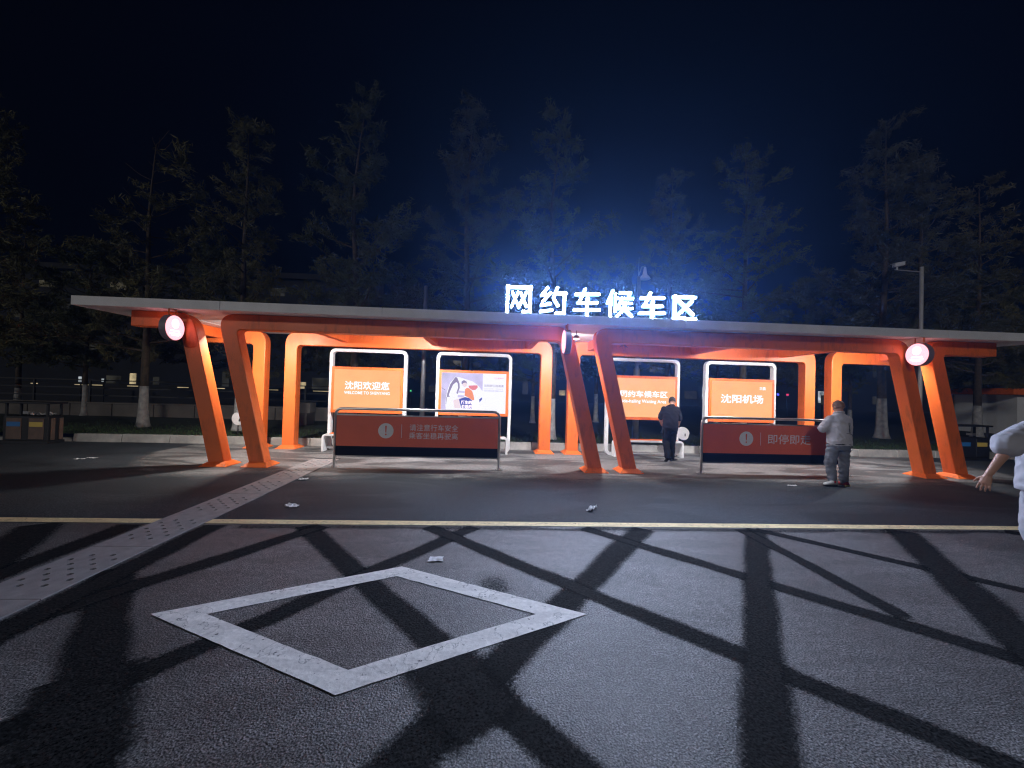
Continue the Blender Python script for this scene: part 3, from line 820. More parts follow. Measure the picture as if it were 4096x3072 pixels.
# ---------------------------------------------------------------- barriers
def barrier(x0, x1, label, lines, disc_x, bar_x):
    o = empty('barrier', ((x0+x1)/2, 8.0, 0)); tag(o, label, 'barrier', 'steel barriers with red notice panels')
    hw = (x1-x0)/2; r = .026; zt = 1.15; cr = .12
    path = [(-hw, 0, 0.0), (-hw, 0, zt-cr)]+[(-hw+cr-cr*math.cos(rad(a)), 0, zt-cr+cr*math.sin(rad(a))) for a in (22, 45, 67, 90)]
    path += [(hw-cr+cr*math.sin(rad(a)), 0, zt-cr+cr*math.cos(rad(a))) for a in (0, 22, 45, 67, 90)]+[(hw, 0, 0.0)]
    MB().tube(path, r, 14).build('rail_tube', M['steel'], o, smooth=True)
    for z in (1.028, .232):
        MB().box(-hw+.02, hw-.02, -.014, .014, z-.011, z+.011).build('cross_rail', M['steel'], o)
    p = MB().box(-hw+.027, hw-.027, -.009, .009, .425, 1.016).build('notice_panel', M['red'], o)
    MB().box(-hw+.027, hw-.027, -.009, .009, .2435, .424).build('lower_panel', M['black'], o)
    for s in (-1, 1):
        fl = MB().box(s*hw-.075, s*hw+.075, -.05, .05, 0.001, .011).build('foot_flange', M['steel'], o)
        for bx in (-.055, .055):
            MB().tube([(s*hw+bx, 0, .011), (s*hw+bx, 0, .026)], .011, 6).build('bolt', M['steel'], fl)
    xc = (x0+x1)/2; yv = -.0105
    n = 36
    MB().add([(disc_x-xc+.148*math.cos(2*math.pi*k/n), yv, .734+.148*math.sin(2*math.pi*k/n)) for k in range(n)], [tuple(range(n))]).build('disc', M['vinyl'], p, fix=False)
    ex = MB(); X = disc_x-xc
    ex.add([(X-.016, yv-.0012, .826), (X-.010, yv-.0012, .70), (X+.010, yv-.0012, .70), (X+.016, yv-.0012, .826), (X, yv-.0012, .836)], [(0, 1, 2, 3, 4)])
    ex.add([(X+.017*math.cos(2*math.pi*k/14), yv-.0012, .662+.017*math.sin(2*math.pi*k/14)) for k in range(14)], [tuple(range(14))])
    ex.build('exclamation_mark', M['red'], p, fix=False)
    MB().add([(bar_x-xc-.004, yv, .60), (bar_x-xc+.004, yv, .60), (bar_x-xc+.004, yv, .866), (bar_x-xc-.004, yv, .866)], [(0, 1, 2, 3)]).build('divider_line', M['vinyl'], p, fix=False)
    for body, xa, xb, za, zb, off in lines:
        text('notice_text', body, zb-za, M['vinyl'], p, xa-xc, yv, za, 'LEFT', width=xb-xa, off=off)
    return o
barrier(-2.925, 0.255, 'steel barrier with red notice panel carrying two lines of characters',
        [('请注意行车安全', -1.50, -.555, .745, .875, .002), ('乘客坐稳再驶离', -1.51, -.56, .585, .715, .002)], -1.956, -1.654)
barrier(4.40, 7.56, 'steel barrier with red notice panel carrying four large characters, beside the man in grey',
        [('即停即走', 5.80, 6.73, .635, .835, .002)], 5.339, 5.645)

# ================================================================= BEHIND THE SHELTER
# ---- trees
def tree_meshes(seed, h, spread, base, leafmat, bare=0.0, n_limb=46, dens=1.0):
    r = random.Random(seed)
    tr = MB()
    ptsT = []
    for i in range(9):
        t = i/8
        ptsT.append((0.25*noise.noise((seed, t*2.2, 0))*t, 0.25*noise.noise((seed, 5, t*2.2))*t, h*0.97*t))
    r0 = 0.0135*h
    rads = [max(.012, r0*(1-t/8)**0.8*(1.25 if t == 0 else 1)) for t in range(9)]
    def tp(z):
        t = min(max(z/(h*0.97), 0), 1)*8; i = min(int(t), 7); f = t-i
        return Vector(ptsT[i]).lerp(Vector(ptsT[i+1]), f), rads[i]*(1-f)+rads[i+1]*f
    low = []; lowr = []
    for z in (0, .12, .4, .8, 1.25):
        p, rr = tp(z); low.append(p); lowr.append(rr*(1.35 if z == 0 else 1.12 if z < .2 else 1.0))
    tr_low = MB().tube(low, lowr, 10)
    hi = [low[-1]]+[Vector(p) for p in ptsT if p[2] > 1.4]; hr = [lowr[-1]]+[rads[i] for i, p in enumerate(ptsT) if p[2] > 1.4]
    tr.tube(hi, hr, 9)
    lf = MB()
    for k in range(n_limb):
        z = base*h+(1-base)*h*((k+r.random())/n_limb)
        u = (z/h-base)/(1-base)
        p, pr = tp(z)
        ln = spread*(1-u)**0.6*r.choice([.35, .55, .8, 1.0, 1.35])*r.uniform(.8, 1.2)*(1+.5*noise.noise((z*.55+seed, a_ := k*2.4, 2)))+.3
        a = k*2.4+r.uniform(-.9, .9)
        rise = r.uniform(.15, .75)*(0.5+u)
        path = [p]; d = Vector((math.cos(a), math.sin(a), rise*.6)).normalized()
        q = p.copy(); steps = 6
        for s in range(steps):
            d = (d+Vector((r.uniform(-.18, .18), r.uniform(-.18, .18), r.uniform(-.05, .22)*(.6 if u < .3 else 1.2)))).normalized()
            q = q+d*ln/steps; path.append(q.copy())
        tr.tube(path, [max(.006, pr*.42*(1-s/(steps+.4))) for s in range(steps+1)], 5, cap=False)
        if u > 1-bare and r.random() < .8: continue
        for tw in range(max(3, int(ln*5.5))):
            t = (.12+.88*r.random()**.8)*steps; i = min(int(t), steps-1)
            c0 = path[i].lerp(path[i+1], min(t-i, 1))
            td = (d*.7+Vector((r.gauss(0, .7), r.gauss(0, .7), r.gauss(.0, .45)))).normalized()
            tl = r.uniform(.25, .75)*(.6+.5*(1-u))
            lf.add([c0, c0+Vector((0, .006, 0)), c0+td*tl], [(0, 1, 2)])
            for j in range(int(tl*120*dens)+10):
                q_ = r.random()
                c = c0+td*tl*q_+Vector((r.gauss(0, .055), r.gauss(0, .055), r.gauss(-.05*q_, .05)))
                L = r.uniform(.08, .24); w = L*r.uniform(.045, .085)
                ax_ = (td*r.uniform(.3, 1.0)+Vector((r.gauss(0, .45), r.gauss(0, .45), r.gauss(-.1, .45)))).normalized()
                sd = ax_.cross(Vector((r.gauss(0, 1), r.gauss(0, 1), r.gauss(0, 1)))).normalized()*w
                lf.add([c-ax_*L*.5, c+sd, c+ax_*L*.5, c-sd], [(0, 1, 2, 3)])
    a = tr_low.mesh('trunk_base'); b = tr.mesh('trunk'); c = lf.mesh('crown')
    for me, mm in ((a, M['limewash']), (b, M['bark']), (c, leafmat)):
        me.materials.append(mm)
    for me in (a, b):
        for p in me.polygons: p.use_smooth = True
    return a, b, c
KINDS = [tree_meshes(11, 10.0, 1.9, .26, M['leaf0']), tree_meshes(23, 10.0, 2.3, .22, M['leaf1'], n_limb=40),
         tree_meshes(35, 10.0, 1.6, .24, M['leaf2'], n_limb=52), tree_meshes(47, 9.0, 2.2, .22, M['leaf1'], bare=.42, n_limb=34),
         tree_meshes(59, 7.0, 2.6, .26, M['leaf0'], n_limb=60, dens=1.5)]
def tree(kind, x, y, h, rz, label, group, lean=(0, 0)):
    o = empty('conifer_tree', (x, y, .165)); tag(o, label, 'tree', group)
    H = [10, 10, 10, 9, 7][kind]
    a, b, c = KINDS[kind]
    k = h/H
    for n, me in (('trunk_base', a), ('trunk', b), ('crown', c)):
        link(n, me, None, o)
    o.scale = (k, k, k); o.rotation_euler = (lean[0], lean[1], rz)
    return o
FR = 'conifers behind the shelter'
def top(u, v, Y): p = at(u, v, Y); return p.x, Y, p.z-.165
specs = [(1, -30, 400, 12.2, 0.4, 'tall olive conifer whose bare tip leans beyond the bins', (0, 0)),
         (3, 620, 540, 12.8, 1.9, 'conifer with a long bare forked tip and sparse low foliage', (0, 0)),
         (1, 1000, 490, 12.4, 2.9, 'ragged conifer with spreading arms rising above the first slanting columns', (0, 0)),
         (0, 1450, 390, 13.4, 0.1, 'tallest ragged conifer rising above the welcome screen', (0, 0)),
         (2, 1890, 410, 14.8, 4.0, 'slim tall conifer rising just beside the first roof letter', (0, 0)),
         (0, 2235, 470, 11.9, 5.2, 'narrow conifer rising straight above the second and third roof letters', (0, 0)),
         (2, 2690, 690, 14.5, 2.2, 'hazy blue lit conifer behind the bell shaped lamp', (0, 0)),
         (0, 2990, 590, 13.2, 3.4, 'broad blue lit conifer right of the last roof letter', (0, 0)),
         (2, 3545, 490, 14.4, 1.2, 'tall dim conifer with whitened trunk seen beside the man in grey', (0, 0)),
         (2, 3680, 600, 16.0, 5.9, 'slender dim conifer directly behind the camera pole', (0, 0)),
         (1, 3920, 730, 15.5, 0.8, 'low dim conifer beyond the end of the white roof', (0, 0)),
         (1, 4200, 850, 14.0, 2.8, 'dim conifer standing in front of the small kiosk', (0, 0))]
for kd, u, v, Y, rz, lb, ln in specs:
    x, y, h = top(u, v, Y)
    tree(kd, x, y, h, rz, lb, FR, ln)
back = [(-19, 17.5, 7.6), (-15.2, 16.2, 6.6), (-12.6, 19, 7.4), (-9.2, 16.8, 6.2), (-6.3, 18.6, 7.0), (-3.6, 17.0, 6.4), (-0.8, 19.0, 7.2), (2.0, 17.6, 6.6),
        (5.2, 19.0, 7.6), (8.3, 17.4, 7.0), (11.4, 19.4, 7.8), (14.8, 18.0, 7.0), (18.2, 19.2, 7.4), (22.0, 18.0, 7.4), (26.5, 19.5, 7.6), (31, 19.0, 7.6)]
for i, (x, y, h) in enumerate(back):
    tree(4 if i % 3 else 1, x, y, h, i*1.7, 'low dark bushy tree in the row behind the tall conifers', 'second row of dark trees')

# ---- lamp and camera poles
def pole(name, p, r, label, cat):
    o = empty(name, (p.x, p.y, .168)); tag(o, label, cat)
    return o
p = at(1704, 1145, 12.2)
o = pole('steel_pole', p, .05, 'plain grey steel pole between the two left screens', 'pole')
MB().tube([(0, 0, 0), (0, 0, p.z-.17)], [.075, .055], 14).build('shaft', M['dsteel'], o, smooth=True)
MB().tube([(0, 0, p.z-.172), (0, 0, p.z-.15)], [.065, .03], 14).build('cap', M['dsteel'], o)
p = at(2556, 1105, 12.6)
o = pole('lamp_post', p, .06, 'grey lamp post with a bell shaped shade and thin antenna above the roof letters', 'lamp post')
H = p.z-.168
MB().tube([(0, 0, 0), (0, 0, 2.2), (0, 0, 2.25), (0, 0, H)], [.10, .10, .065, .055], 14).build('shaft', M['dsteel'], o, smooth=True)
MB().tube([(-.02, 0, H), (-.01, 0, H+.62)], [.012, .004], 6).build('antenna', M['dsteel'], o)
MB().tube([(.0, 0, H+.05), (.08, 0, H+.30), (.19, 0, H+.34), (.19, 0, H+.26)], .018, 8).build('arm', M['dsteel'], o, smooth=True)
MB().tube([(.19, 0, H+.30), (.19, 0, H+.20), (.19, 0, H+.06), (.19, 0, H-.02), (.19, 0, H-.08)], [.035, .05, .075, .15, .185], 18).build('bell_shade', M['white'], o, smooth=True)
MB().box(-.09, .09, -.14, -.06, 2.35, 2.75).build('cabinet', M['dsteel'], o)
p = at(3687, 1068, 12.0)
o = pole('camera_pole', p, .06, 'bare steel pole carrying a small surveillance camera on a side arm', 'pole')
H = p.z-.168
MB().tube([(0, 0, 0), (0, 0, H)], [.06, .05], 16).build('shaft', M['pole'], o, smooth=True)
MB().tube([(-.04, 0, H-.16), (-.92, 0, H-.13)], .014, 8).build('arm', M['pole'], o)
cm = MB().box(-.95, -.62, -.06, .06, .0, .11)
cm.v = [(x, y, z+H-.02+(x+.8)*.22) for x, y, z in cm.v]
c0 = cm.build('camera_body', M['white'], o, bevel=.01)
vb = MB().box(-1.0, -.60, -.07, .07, .112, .122); vb.v = [(x, y, z+H-.02+(x+.8)*.22) for x, y, z in vb.v]
vb.build('sun_visor', M['white'], c0)
MB().tube([(-.84, 0, H-.13), (-.84, 0, H-.02)], .025, 8).build('bracket', M['white'], o)
MB().tube([(-.95, 0, H-.02), (-1.02, 0, H-.12), (-1.0, 0, H-.17), (-.92, 0, H-.13)], .005, 5).build('cable', M['dark'], o)

# ---- lobed garden plaques behind the kerb
def plaque(x, y, z, w, h, label):
    o = empty('garden_plaque', (x, y, .168)); tag(o, label, 'plaque', 'lobed garden plaques behind the kerb')
    pts = []
    for k in range(40):
        a = 2*math.pi*k/40
        r = 1+0.10*math.cos(2*a+.6)-0.10*math.exp(-((a-6.0)**2)/.08)
        pts.append((w/2*r*math.cos(a), z-.168+h/2*r*math.sin(a)))
    MB().prism_y(pts, -.015, .015).build('board', M['vinyl'], o, bevel=.006)
    MB().tube([(0, 0.03, 0), (0, 0.03, z-.168)], .014, 8).build('stake', M['dark'], o)
    MB().prism_y([(.05, z-.168-h*.25), (.075, z-.168-h*.1), (.05, z-.168+h*.06), (.035, z-.168-h*.1)], -.018, -.0155).build('mark', M['dark'], o)
    return o
plaque(5.58, 11.15, .50, .34, .40, 'pale lobed plaque on a stake beside the bench with the walking man')
plaque(-6.62, 11.15, .62, .27, .36, 'pale lobed plaque on a stake glimpsed between the first slanting columns')

# ---- litter bins
def bin_(x, y, rz, label, bagged):
    o = empty('litter_bin', (x, y, 0.001), rz); tag(o, label, 'litter bin', 'twin litter bins')
    MB().box(-.52, .52, -.20, .20, 0, .06).build('plinth', M['dark'], o)
    MB().box(-.50, .50, -.18, .18, .0605, .64).build('body', M['dark'], o, bevel=.01)
    for s, mm in ((-1, 'blue'), (1, 'yel')):
        if not bagged: mm = 'blue' if s < 0 else 'yel'
        d = MB().box(s*.25-.165, s*.25+.165, -.198, -.181, .10, .60).build('door', M['binwood'] if bagged else M['dark'], o, bevel=.004)
        MB().box(s*.25-.15, s*.25+.15, -.2012, -.1985, .40, .51).build('label_plate', M[mm], d)
    for s in (-1, 1):
        for yy in (-.13, .06):
            MB().box(s*.515-.012, s*.515+.012, yy, yy+.09, .08, .60).build('side_slat', M['binwood'], o, bevel=.003)
    for s in (-1, 1):
        for yy in (-.15, .15):
            MB().box(s*.46-.02, s*.46+.02, yy-.02, yy+.02, .641, .94).build('canopy_post', M['dark'], o)
    MB().box(-.55, .55, -.22, .22, .941, .985).build('canopy', M['dark'], o, bevel=.01)
    MB().box(-.06, .06, -.19, -.06, .70, .76).build('ashtray', M['steel'], o)
    return o
bin_(-10.95, 10.45, 0.0, 'dark twin litter bin with blue and yellow labels and a bag on top', True)
bin_(13.45, 10.55, 0.0, 'dark twin litter bin with a blue label beyond the last slanting column', False)
def crumple(name, loc, sx, sy, sz, seed, material, label, cat, rz=0.0, nx=9, ny=6, fold=1.0):
    r = random.Random(seed); mb = MB(); vs = []
    for j in range(ny+1):
        for i in range(nx+1):
            u, v = i/nx-.5, j/ny-.5
            e = 1+.25*noise.noise((u*3+seed, v*3, 0))
            zz = sz*(.25+abs(noise.noise((u*3.1*fold+seed, v*2.7, 3)))*1.6+.25*noise.noise((u*9, v*9, seed)))*(1-.6*max(abs(u), abs(v)))
            vs.append((u*sx*e, v*sy*e+.18*sx*noise.noise((u*2, seed, 1)), max(.002, zz)))
    mb.add(vs, [(j*(nx+1)+i, j*(nx+1)+i+1, (j+1)*(nx+1)+i+1, (j+1)*(nx+1)+i) for j in range(ny) for i in range(nx)])
    o = mb.build(name, material, None, smooth=False)
    so_ = o.modifiers.new('thick', 'SOLIDIFY'); so_.thickness = .0018; so_.offset = 1
    o.location = loc; o.rotation_euler = (0, 0, rz)
    return tag(o, label, cat)
crumple('plastic_bag', (-10.72, 10.40, .640), .42, .26, .13, 3, M['bag'], 'crumpled pale plastic bag lying on the litter bin by the kerb end', 'bag')
crumple('paper_scrap', (-3.02, 6.93, .0015), .13, .10, .035, 5, M['paper'], 'small crumpled white paper lying right beside the cover plates', 'litter', .3)
crumple('paper_scrap', (-2.50, 5.43, .0015), .16, .10, .04, 8, M['paper'], 'crumpled white tissue on dark asphalt between plates and yellow line', 'litter', -.3)
q = at(2430, 2040, 1); t = -1.6/(q.z-1.6)
crumple('paper_scrap', (1.46, 5.42, .0015), .24, .06, .06, 12, M['paper'], 'curled strip of white paper on the dark asphalt before the slanting columns', 'litter', .9, nx=14, ny=4)
crumple('paper_scrap', (-.435, 3.80, .0045), .13, .10, .012, 21, M['paper'], 'flat torn white paper on the old road behind the white diamond', 'litter', -.05)
for i, (u, v, lb) in enumerate(((318, 1837, 'tiny pale scrap on the dark pavement nearer the litter bin'), (366, 1833, 'tiny pale scrap on the dark pavement nearer the first slanting column'), (3170, 1944, 'tiny pale scrap on asphalt in front of the four character barrier'))):
    d = r2*((u-2048)/F_PX)-u2*((v-1536)/F_PX)+fwd; tt = -CAM_H/d.z
    crumple('paper_scrap', (d.x*tt, d.y*tt, .0015), .16, .06, .02, 40+i, M['paper'], lb, 'litter', .1)

# ---- low park wall, railing and block
w = empty('park_wall', (-13.5, 16.3, .168)); tag(w, 'low stone panel wall in the dark behind the litter bin', 'wall')
for k in range(11):
    MB().box(-8.2+1.5*k, -6.73+1.5*k, -.12, .12, 0, .46).build('stone_panel', M['stone'], w, bevel=.015)
MB().box(-8.25, 8.3, -.16, .16, .4605, .52).build('coping', M['stone'], w)
f = empty('railing', (-13.5, 16.75, .168)); tag(f, 'dark metal railing standing behind the low stone wall', 'railing')
for k in range(9):
    MB().box(-8.2+2.05*k-.03, -8.2+2.05*k+.03, -.03, .03, 0, 1.35).build('post', M['dark'], f)
for z in (.75, 1.05, 1.35):
    MB().box(-8.2, 8.2, -.018, .018, z-.02, z+.02).build('rail', M['dark'], f)
bl = empty('planter_block', (-6.6, 14.6, .168)); tag(bl, 'stepped pale stone block beyond the second rear column', 'planter')
MB().box(-.40, .40, -.3, .3, 0, .42).build('lower_block', M['stone'], bl, bevel=.02)
MB().box(-.15, .48, -.25, .25, .4205, .78).build('upper_block', M['stone'], bl, bevel=.02)

# ---- kiosk at the right
kx = empty('kiosk', (26.2, 17.0, .168)); tag(kx, 'small white kiosk with an orange eave beyond the shelter end', 'kiosk')
MB().box(-2.0, 3, 0, 2.5, 0, 1.86).build('wall', M['white'], kx)
MB().box(-2.6, 3.4, -.3, 2.8, 1.861, 2.15).build('eave', M['orange'], kx, bevel=.02)
MB().box(-1.2, -.2, -.012, -.001, .8, 1.6).build('window', M['dark'], kx)

# ---- far terminal buildings with lit windows
def far_building(x, y, w, d, h, label, material, rows, seed, p_lit, zs=3.4):
    r = random.Random(seed)
    o = empty('far_building', (x, y, .168)); tag(o, label, 'building', 'buildings across the forecourt')
    MB().box(-w/2, w/2, 0, d, 0, h).build('wall', material, o)
    MB().box(-w/2-.4, w/2+.4, -.5, d, h+.002, h+.6).build('roof_edge', material, o)
    nw = int(w/2.4)
    for k in range(rows):
        for i in range(nw):
            if r.random() > p_lit: continue
            x0 = -w/2+.5+i*2.4; z0 = .9+k*zs
            m_ = M[r.choice(['win_w', 'win_y', 'win_d', 'win_d', 'win_d', 'win_y']) if k == 0 else r.choice(['win_d', 'win_d', 'win_d', 'win_dd'])]
            ww = r.uniform(.5, 1.8)
            MB().box(x0, x0+ww, -.03, -.002, z0, z0+r.uniform(.5, 1.9)).build('window', m_, o)
    return o
far_building(-34, 46, 44, 12, 13, 'long dim terminal block glimpsed through the left trees', M['fac'], 4, 5, .40)
far_building(12, 52, 40, 14, 12, 'dim terminal block glimpsed between the rear columns', M['fac'], 3, 9, .50)
far_building(56, 48, 40, 12, 9, 'dim low terminal wing beyond the kiosk', M['fac'], 3, 15, .30)
wl = empty('lit_parapet', (-20.5, 24.0, .168)); tag(wl, 'far dark parapet wall with a row of small yellow light slots', 'wall')
MB().box(-9, 12, 0, .3, 0, 1.15).build('wall', M['fac'], wl)
for k, xx in enumerate((-4.9, -2.6, -1.9, .2, .9, 2.9, 4.6, 6.0, 7.6, 8.9, 10.4)):
    MB().box(xx, xx+R.uniform(.35, .95), -.02, -.002, 1.02, 1.06).build('light_slot', M['win_y'], wl)
def mini(u, v, Y, wpx, hpx, mt_, name, label, cat):
    p = at(u, v, Y); w = wpx*Y/F_PX; h = hpx*Y/F_PX
    o = empty(name, (p.x, Y, .168)); tag(o, label, cat)
    MB().tube([(0, .05, 0), (0, .05, p.z-.17)], .035, 8).build('post', M['dark'], o)
    MB().box(-w/2, w/2, -.04, .04, p.z-.168-h/2, p.z-.168+h/2).build('lamp_head', M[mt_], o)
mini(320, 1517, 22, 6, 20, 'win_w', 'tube_lamp', 'short white vertical tube lamp far beyond the litter bin', 'lamp')
mini(411, 1521, 22, 4, 12, 'win_w', 'tube_lamp', 'small white lamp beside the leaning whitened trunk', 'lamp')
mini(3150, 1579, 30, 8, 8, 'led_r', 'traffic_signal', 'tiny red signal light seen left of the rear orange column', 'signal')
mini(3112, 1578, 30, 7, 8, 'led_b', 'traffic_signal', 'tiny blue signal light beside the airport name screen', 'signal')
mini(1643, 1563, 30, 5, 6, 'led_g', 'traffic_signal', 'tiny green signal light beside the welcome screen', 'signal')
mini(3290, 1600, 26, 12, 40, 'win_d', 'light_box', 'dim upright light box seen between two rear orange columns', 'light box')

# ---- night air that scatters the glow of the sign
hm, ht, hb_ = new_mat('night_haze')
ht.nodes.remove(hb_)
pv = ht.nodes.new('ShaderNodeVolumePrincipled')
pv.inputs['Color'].default_value = (0.18, 0.40, 1.0, 1)
pv.inputs['Density'].default_value = HAZE
pv.inputs['Anisotropy'].default_value = 0.79
ht.links.new(pv.outputs[0], ht.nodes['Material Output'].inputs['Volume'])
tag(MB().box(-115, 115, -35, 115, -1.2, 17).build('haze', hm), kind='stuff')

# ================================================================= PEOPLE
def remesh_link(mb, name, material, parent, voxel=.008, smooth_it=4, fold=0.0, fs=9.0, seed=0):
    o = mb.build(name, None, None)
    r_ = o.modifiers.new('r', 'REMESH'); r_.mode = 'VOXEL'; r_.voxel_size = voxel
    s_ = o.modifiers.new('s', 'SMOOTH'); s_.factor = .5; s_.iterations = smooth_it
    me = evaluated(o, name)
    bpy.data.objects.remove(o)
    if fold:
        for v in me.vertices:
            n = noise.noise((v.co.x*fs*.6+seed, v.co.y*fs*.6, v.co.z*fs*1.7))+.5*noise.noise((v.co.x*fs*2+seed, v.co.y*fs*2, v.co.z*fs*2.6))
            n += .9*(.22-abs(noise.noise((v.co.x*fs*.9+seed, v.co.y*fs*.9+7, v.co.z*fs*1.5+v.co.x*fs))))*2
            v.co += v.normal*n*fold*.8
    me.materials.clear()
    return link(name, me, material, parent, smooth=True)

XA, YA, ZA = Vector((1, 0, 0)), Vector((0, 1, 0)), Vector((0, 0, 1))
def limb(mb, pts, rads, n=14):
    """smooth tapered limb through joints"""
    P = [Vector(p) for p in pts]; out = []; rr = []
    for i in range(len(P)-1):
        for s in range(4):
            t = s/4; out.append(P[i].lerp(P[i+1], t)); rr.append(rads[i]*(1-t)+rads[i+1]*t)
    out.append(P[-1]); rr.append(rads[-1])
    mb.tube(out, rr, n)
    for p, r in zip(P, rads): mb.ball(p, r*.98, n=10, k=6)

def head(mb, c, fdir, s=1.0, pitch=0.0):
    """skull, jaw, nose, ears; fdir = way the face looks (xy), pitch>0 looks down"""
    f = Vector((fdir[0], fdir[1], 0)).normalized()
    f = (f*math.cos(pitch)-ZA*math.sin(pitch)).normalized()
    sd = f.cross(ZA).normalized(); u = sd.cross(f)
    c = Vector(c)
    def B(o, a, b, d, k=10):
        rings = []
        for i in range(k):
            th = math.pi*(i+.5)/k
            rings.append((c+o-u*d*math.cos(th), sd, f, a*math.sin(th), b*math.sin(th)))
        mb.loft(rings, 16)
    B(u*.02*s-f*.008*s, .076*s, .096*s, .100*s)
    B(-u*.062*s+f*.030*s, .055*s, .060*s, .062*s)
    B(f*.098*s-u*.018*s, .014*s, .020*s, .026*s, 6)
    B(f*.088*s+u*.022*s, .045*s, .012*s, .010*s, 6)
    B(f*.083*s-u*.060*s, .024*s, .012*s, .010*s, 6)
    for q in (-1, 1): B(sd*q*.080*s-u*.012*s-f*.006*s, .010*s, .022*s, .034*s, 6)
    return c, f, sd, u

def hand(mb, wrist, d, palm_n, s=1.0, curl=.5):
    """palm + four bent fingers + thumb; d = pointing direction, palm_n = palm normal"""
    w = Vector(wrist); d = Vector(d).normalized(); n = Vector(palm_n); n = (n-d*n.dot(d)).normalized(); sd = d.cross(n)
    mb.loft([(w-d*.01, sd, n, .026*s, .020*s), (w+d*.03*s, sd, n, .036*s, .018*s), (w+d*.075*s, sd, n, .041*s, .016*s), (w+d*.09*s, sd, n, .038*s, .013*s)], 12)
    for i, (o, L) in enumerate(((-.030, .062), (-.010, .074), (.010, .070), (.030, .055))):
        b = w+d*.085*s+sd*o*1.08*s
        a = (d+sd*o*5.5).normalized(); pts = [b]
        for k, fr in enumerate((.45, .32, .25)):
            ang = curl*(.5+.35*k)
            a = (a*math.cos(ang)+n*math.sin(ang)).normalized()
            pts.append(pts[-1]+a*L*fr*s)
        mb.tube(pts, [.0088*s, .0084*s, .0078*s, .0062*s], 8)
    b = w+d*.025*s-sd*.028*s
    pts = [b, b+(d*.6-sd*.75+n*.25)*.034*s, b+(d*.95-sd*.75+n*.4)*.060*s]
    mb.tube(pts, [.0125*s, .0105*s, .0085*s], 8)

def torso(rings, n=20):
    return [(Vector(c), Vector(a).normalized(), Vector(b).normalized(), ra, rb) for c, a, b, ra, rb in rings]

def shoe(mb, heel, d, L, w=.045, h=.075, tilt=0.0):
    d = Vector((d[0], d[1], 0)).normalized(); sd = d.cross(ZA)
    hz = Vector(heel)
    dd = (d*math.cos(tilt)-ZA*math.sin(tilt)); uu = (ZA*math.cos(tilt)+d*math.sin(tilt))
    prof = [(0, .75, .9), (.12, .95, 1.0), (.35, .9, .95), (.55, 1.0, .72), (.8, 1.05, .55), (.95, .8, .45), (1.0, .45, .3)]
    rings = []
    for t, ww, hh in prof:
        rings.append((hz+dd*L*t+uu*(h*hh*.5+.006), sd, uu, w*ww, h*hh*.5))
    mb.loft(rings, 14)

# ---- man in black walking away, head bowed
pr = empty('person', (4.40, 9.38, 0)); tag(pr, 'person in black polo shirt and trousers walking with bowed head toward a bench', 'person')
b = MB()
hc, hf, hs, hu = head(b, (.105, .20, 1.425), (.35, 1), 1.0, .75)
limb(b, [(.045, .10, 1.29), (.085, .165, 1.38)], [.058, .055])
b.loft(torso([((-.02, 0, .86), XA, YA, .150, .110), ((-.015, .0, 1.0), XA, YA, .145, .105), ((0, .04, 1.15), XA, YA, .165, .115), ((.02, .08, 1.27), XA, YA, .16, .10), ((.03, .10, 1.32), XA, YA, .09, .07)]))
limb(b, [(.185, .09, 1.24), (.232, .05, 1.02), (.205, .10, .81)], [.055, .042, .027])
hand(b, (.203, .105, .80), (-.12, .2, -1), (-1, .35, 0), 1.0, .45)
limb(b, [(-.155, .10, 1.24), (-.22, .14, 1.02), (-.12, .30, .90)], [.055, .042, .027])
hand(b, (-.115, .305, .895), (.5, .7, -.4), (.6, -.3, -.3), 1.0, .7)
limb(b, [(-.085, 0, .86), (-.10, .05, .47), (-.105, -.10, .12)], [.085, .055, .04])
limb(b, [(.075, 0, .86), (.055, .06, .46), (.065, .09, .09)], [.085, .055, .04])
remesh_link(b, 'body', M['skin'], pr, .0062, 3)
hb = MB()
hb.loft([(hc+hu*.035-hf*.014-hu*.075, hs, hf, .072, .084), (hc+hu*.02-hf*.018, hs, hf, .0815, .094), (hc+hu*.06-hf*.012, hs, hf, .079, .094), (hc+hu*.098-hf*.008, hs, hf, .058, .070), (hc+hu*.122-hf*.006, hs, hf, .020, .026)], 18)
remesh_link(hb, 'hair', M['hair'], pr, .008, 2)
s = MB()
s.loft(torso([((-.02, .0, .80), XA, YA, .190, .140), ((-.02, .0, .95), XA, YA, .180, .138), ((-.005, .03, 1.10), XA, YA, .190, .140), ((.01, .06, 1.22), XA, YA, .200, .130), ((.022, .085, 1.29), XA, YA, .155, .105), ((.035, .11, 1.335), XA, YA, .085, .075)]), 20)
limb(s, [(.165, .085, 1.235), (.225, .055, 1.03)], [.082, .078])
limb(s, [(-.135, .095, 1.235), (-.205, .125, 1.04)], [.082, .074])
sh_ = remesh_link(s, 'polo_shirt', M['polo'], pr, .011, 4, fold=.010, fs=7, seed=3)
cl = MB(); cl.tube([(.045+.068*math.cos(a), .108+.06*math.sin(a), 1.335-.018*math.sin(a)) for a in [k*math.pi/8 for k in range(17)]], .014, 8, cap=False)
cl.build('collar', M['polo'], sh_, smooth=True)
t = MB()
t.loft(torso([((-.015, 0, .90), XA, YA, .168, .128), ((-.012, 0, .80), XA, YA, .175, .135), ((-.01, .0, .74), XA, YA, .165, .125)]), 18)
limb(t, [(-.085, .0, .80), (-.10, .055, .48), (-.105, -.09, .12)], [.098, .082, .072])
limb(t, [(.075, 0, .80), (.055, .06, .46), (.065, .085, .06)], [.098, .080, .070])
remesh_link(t, 'trousers', M['trouser'], pr, .011, 4, fold=.010, fs=7, seed=8)
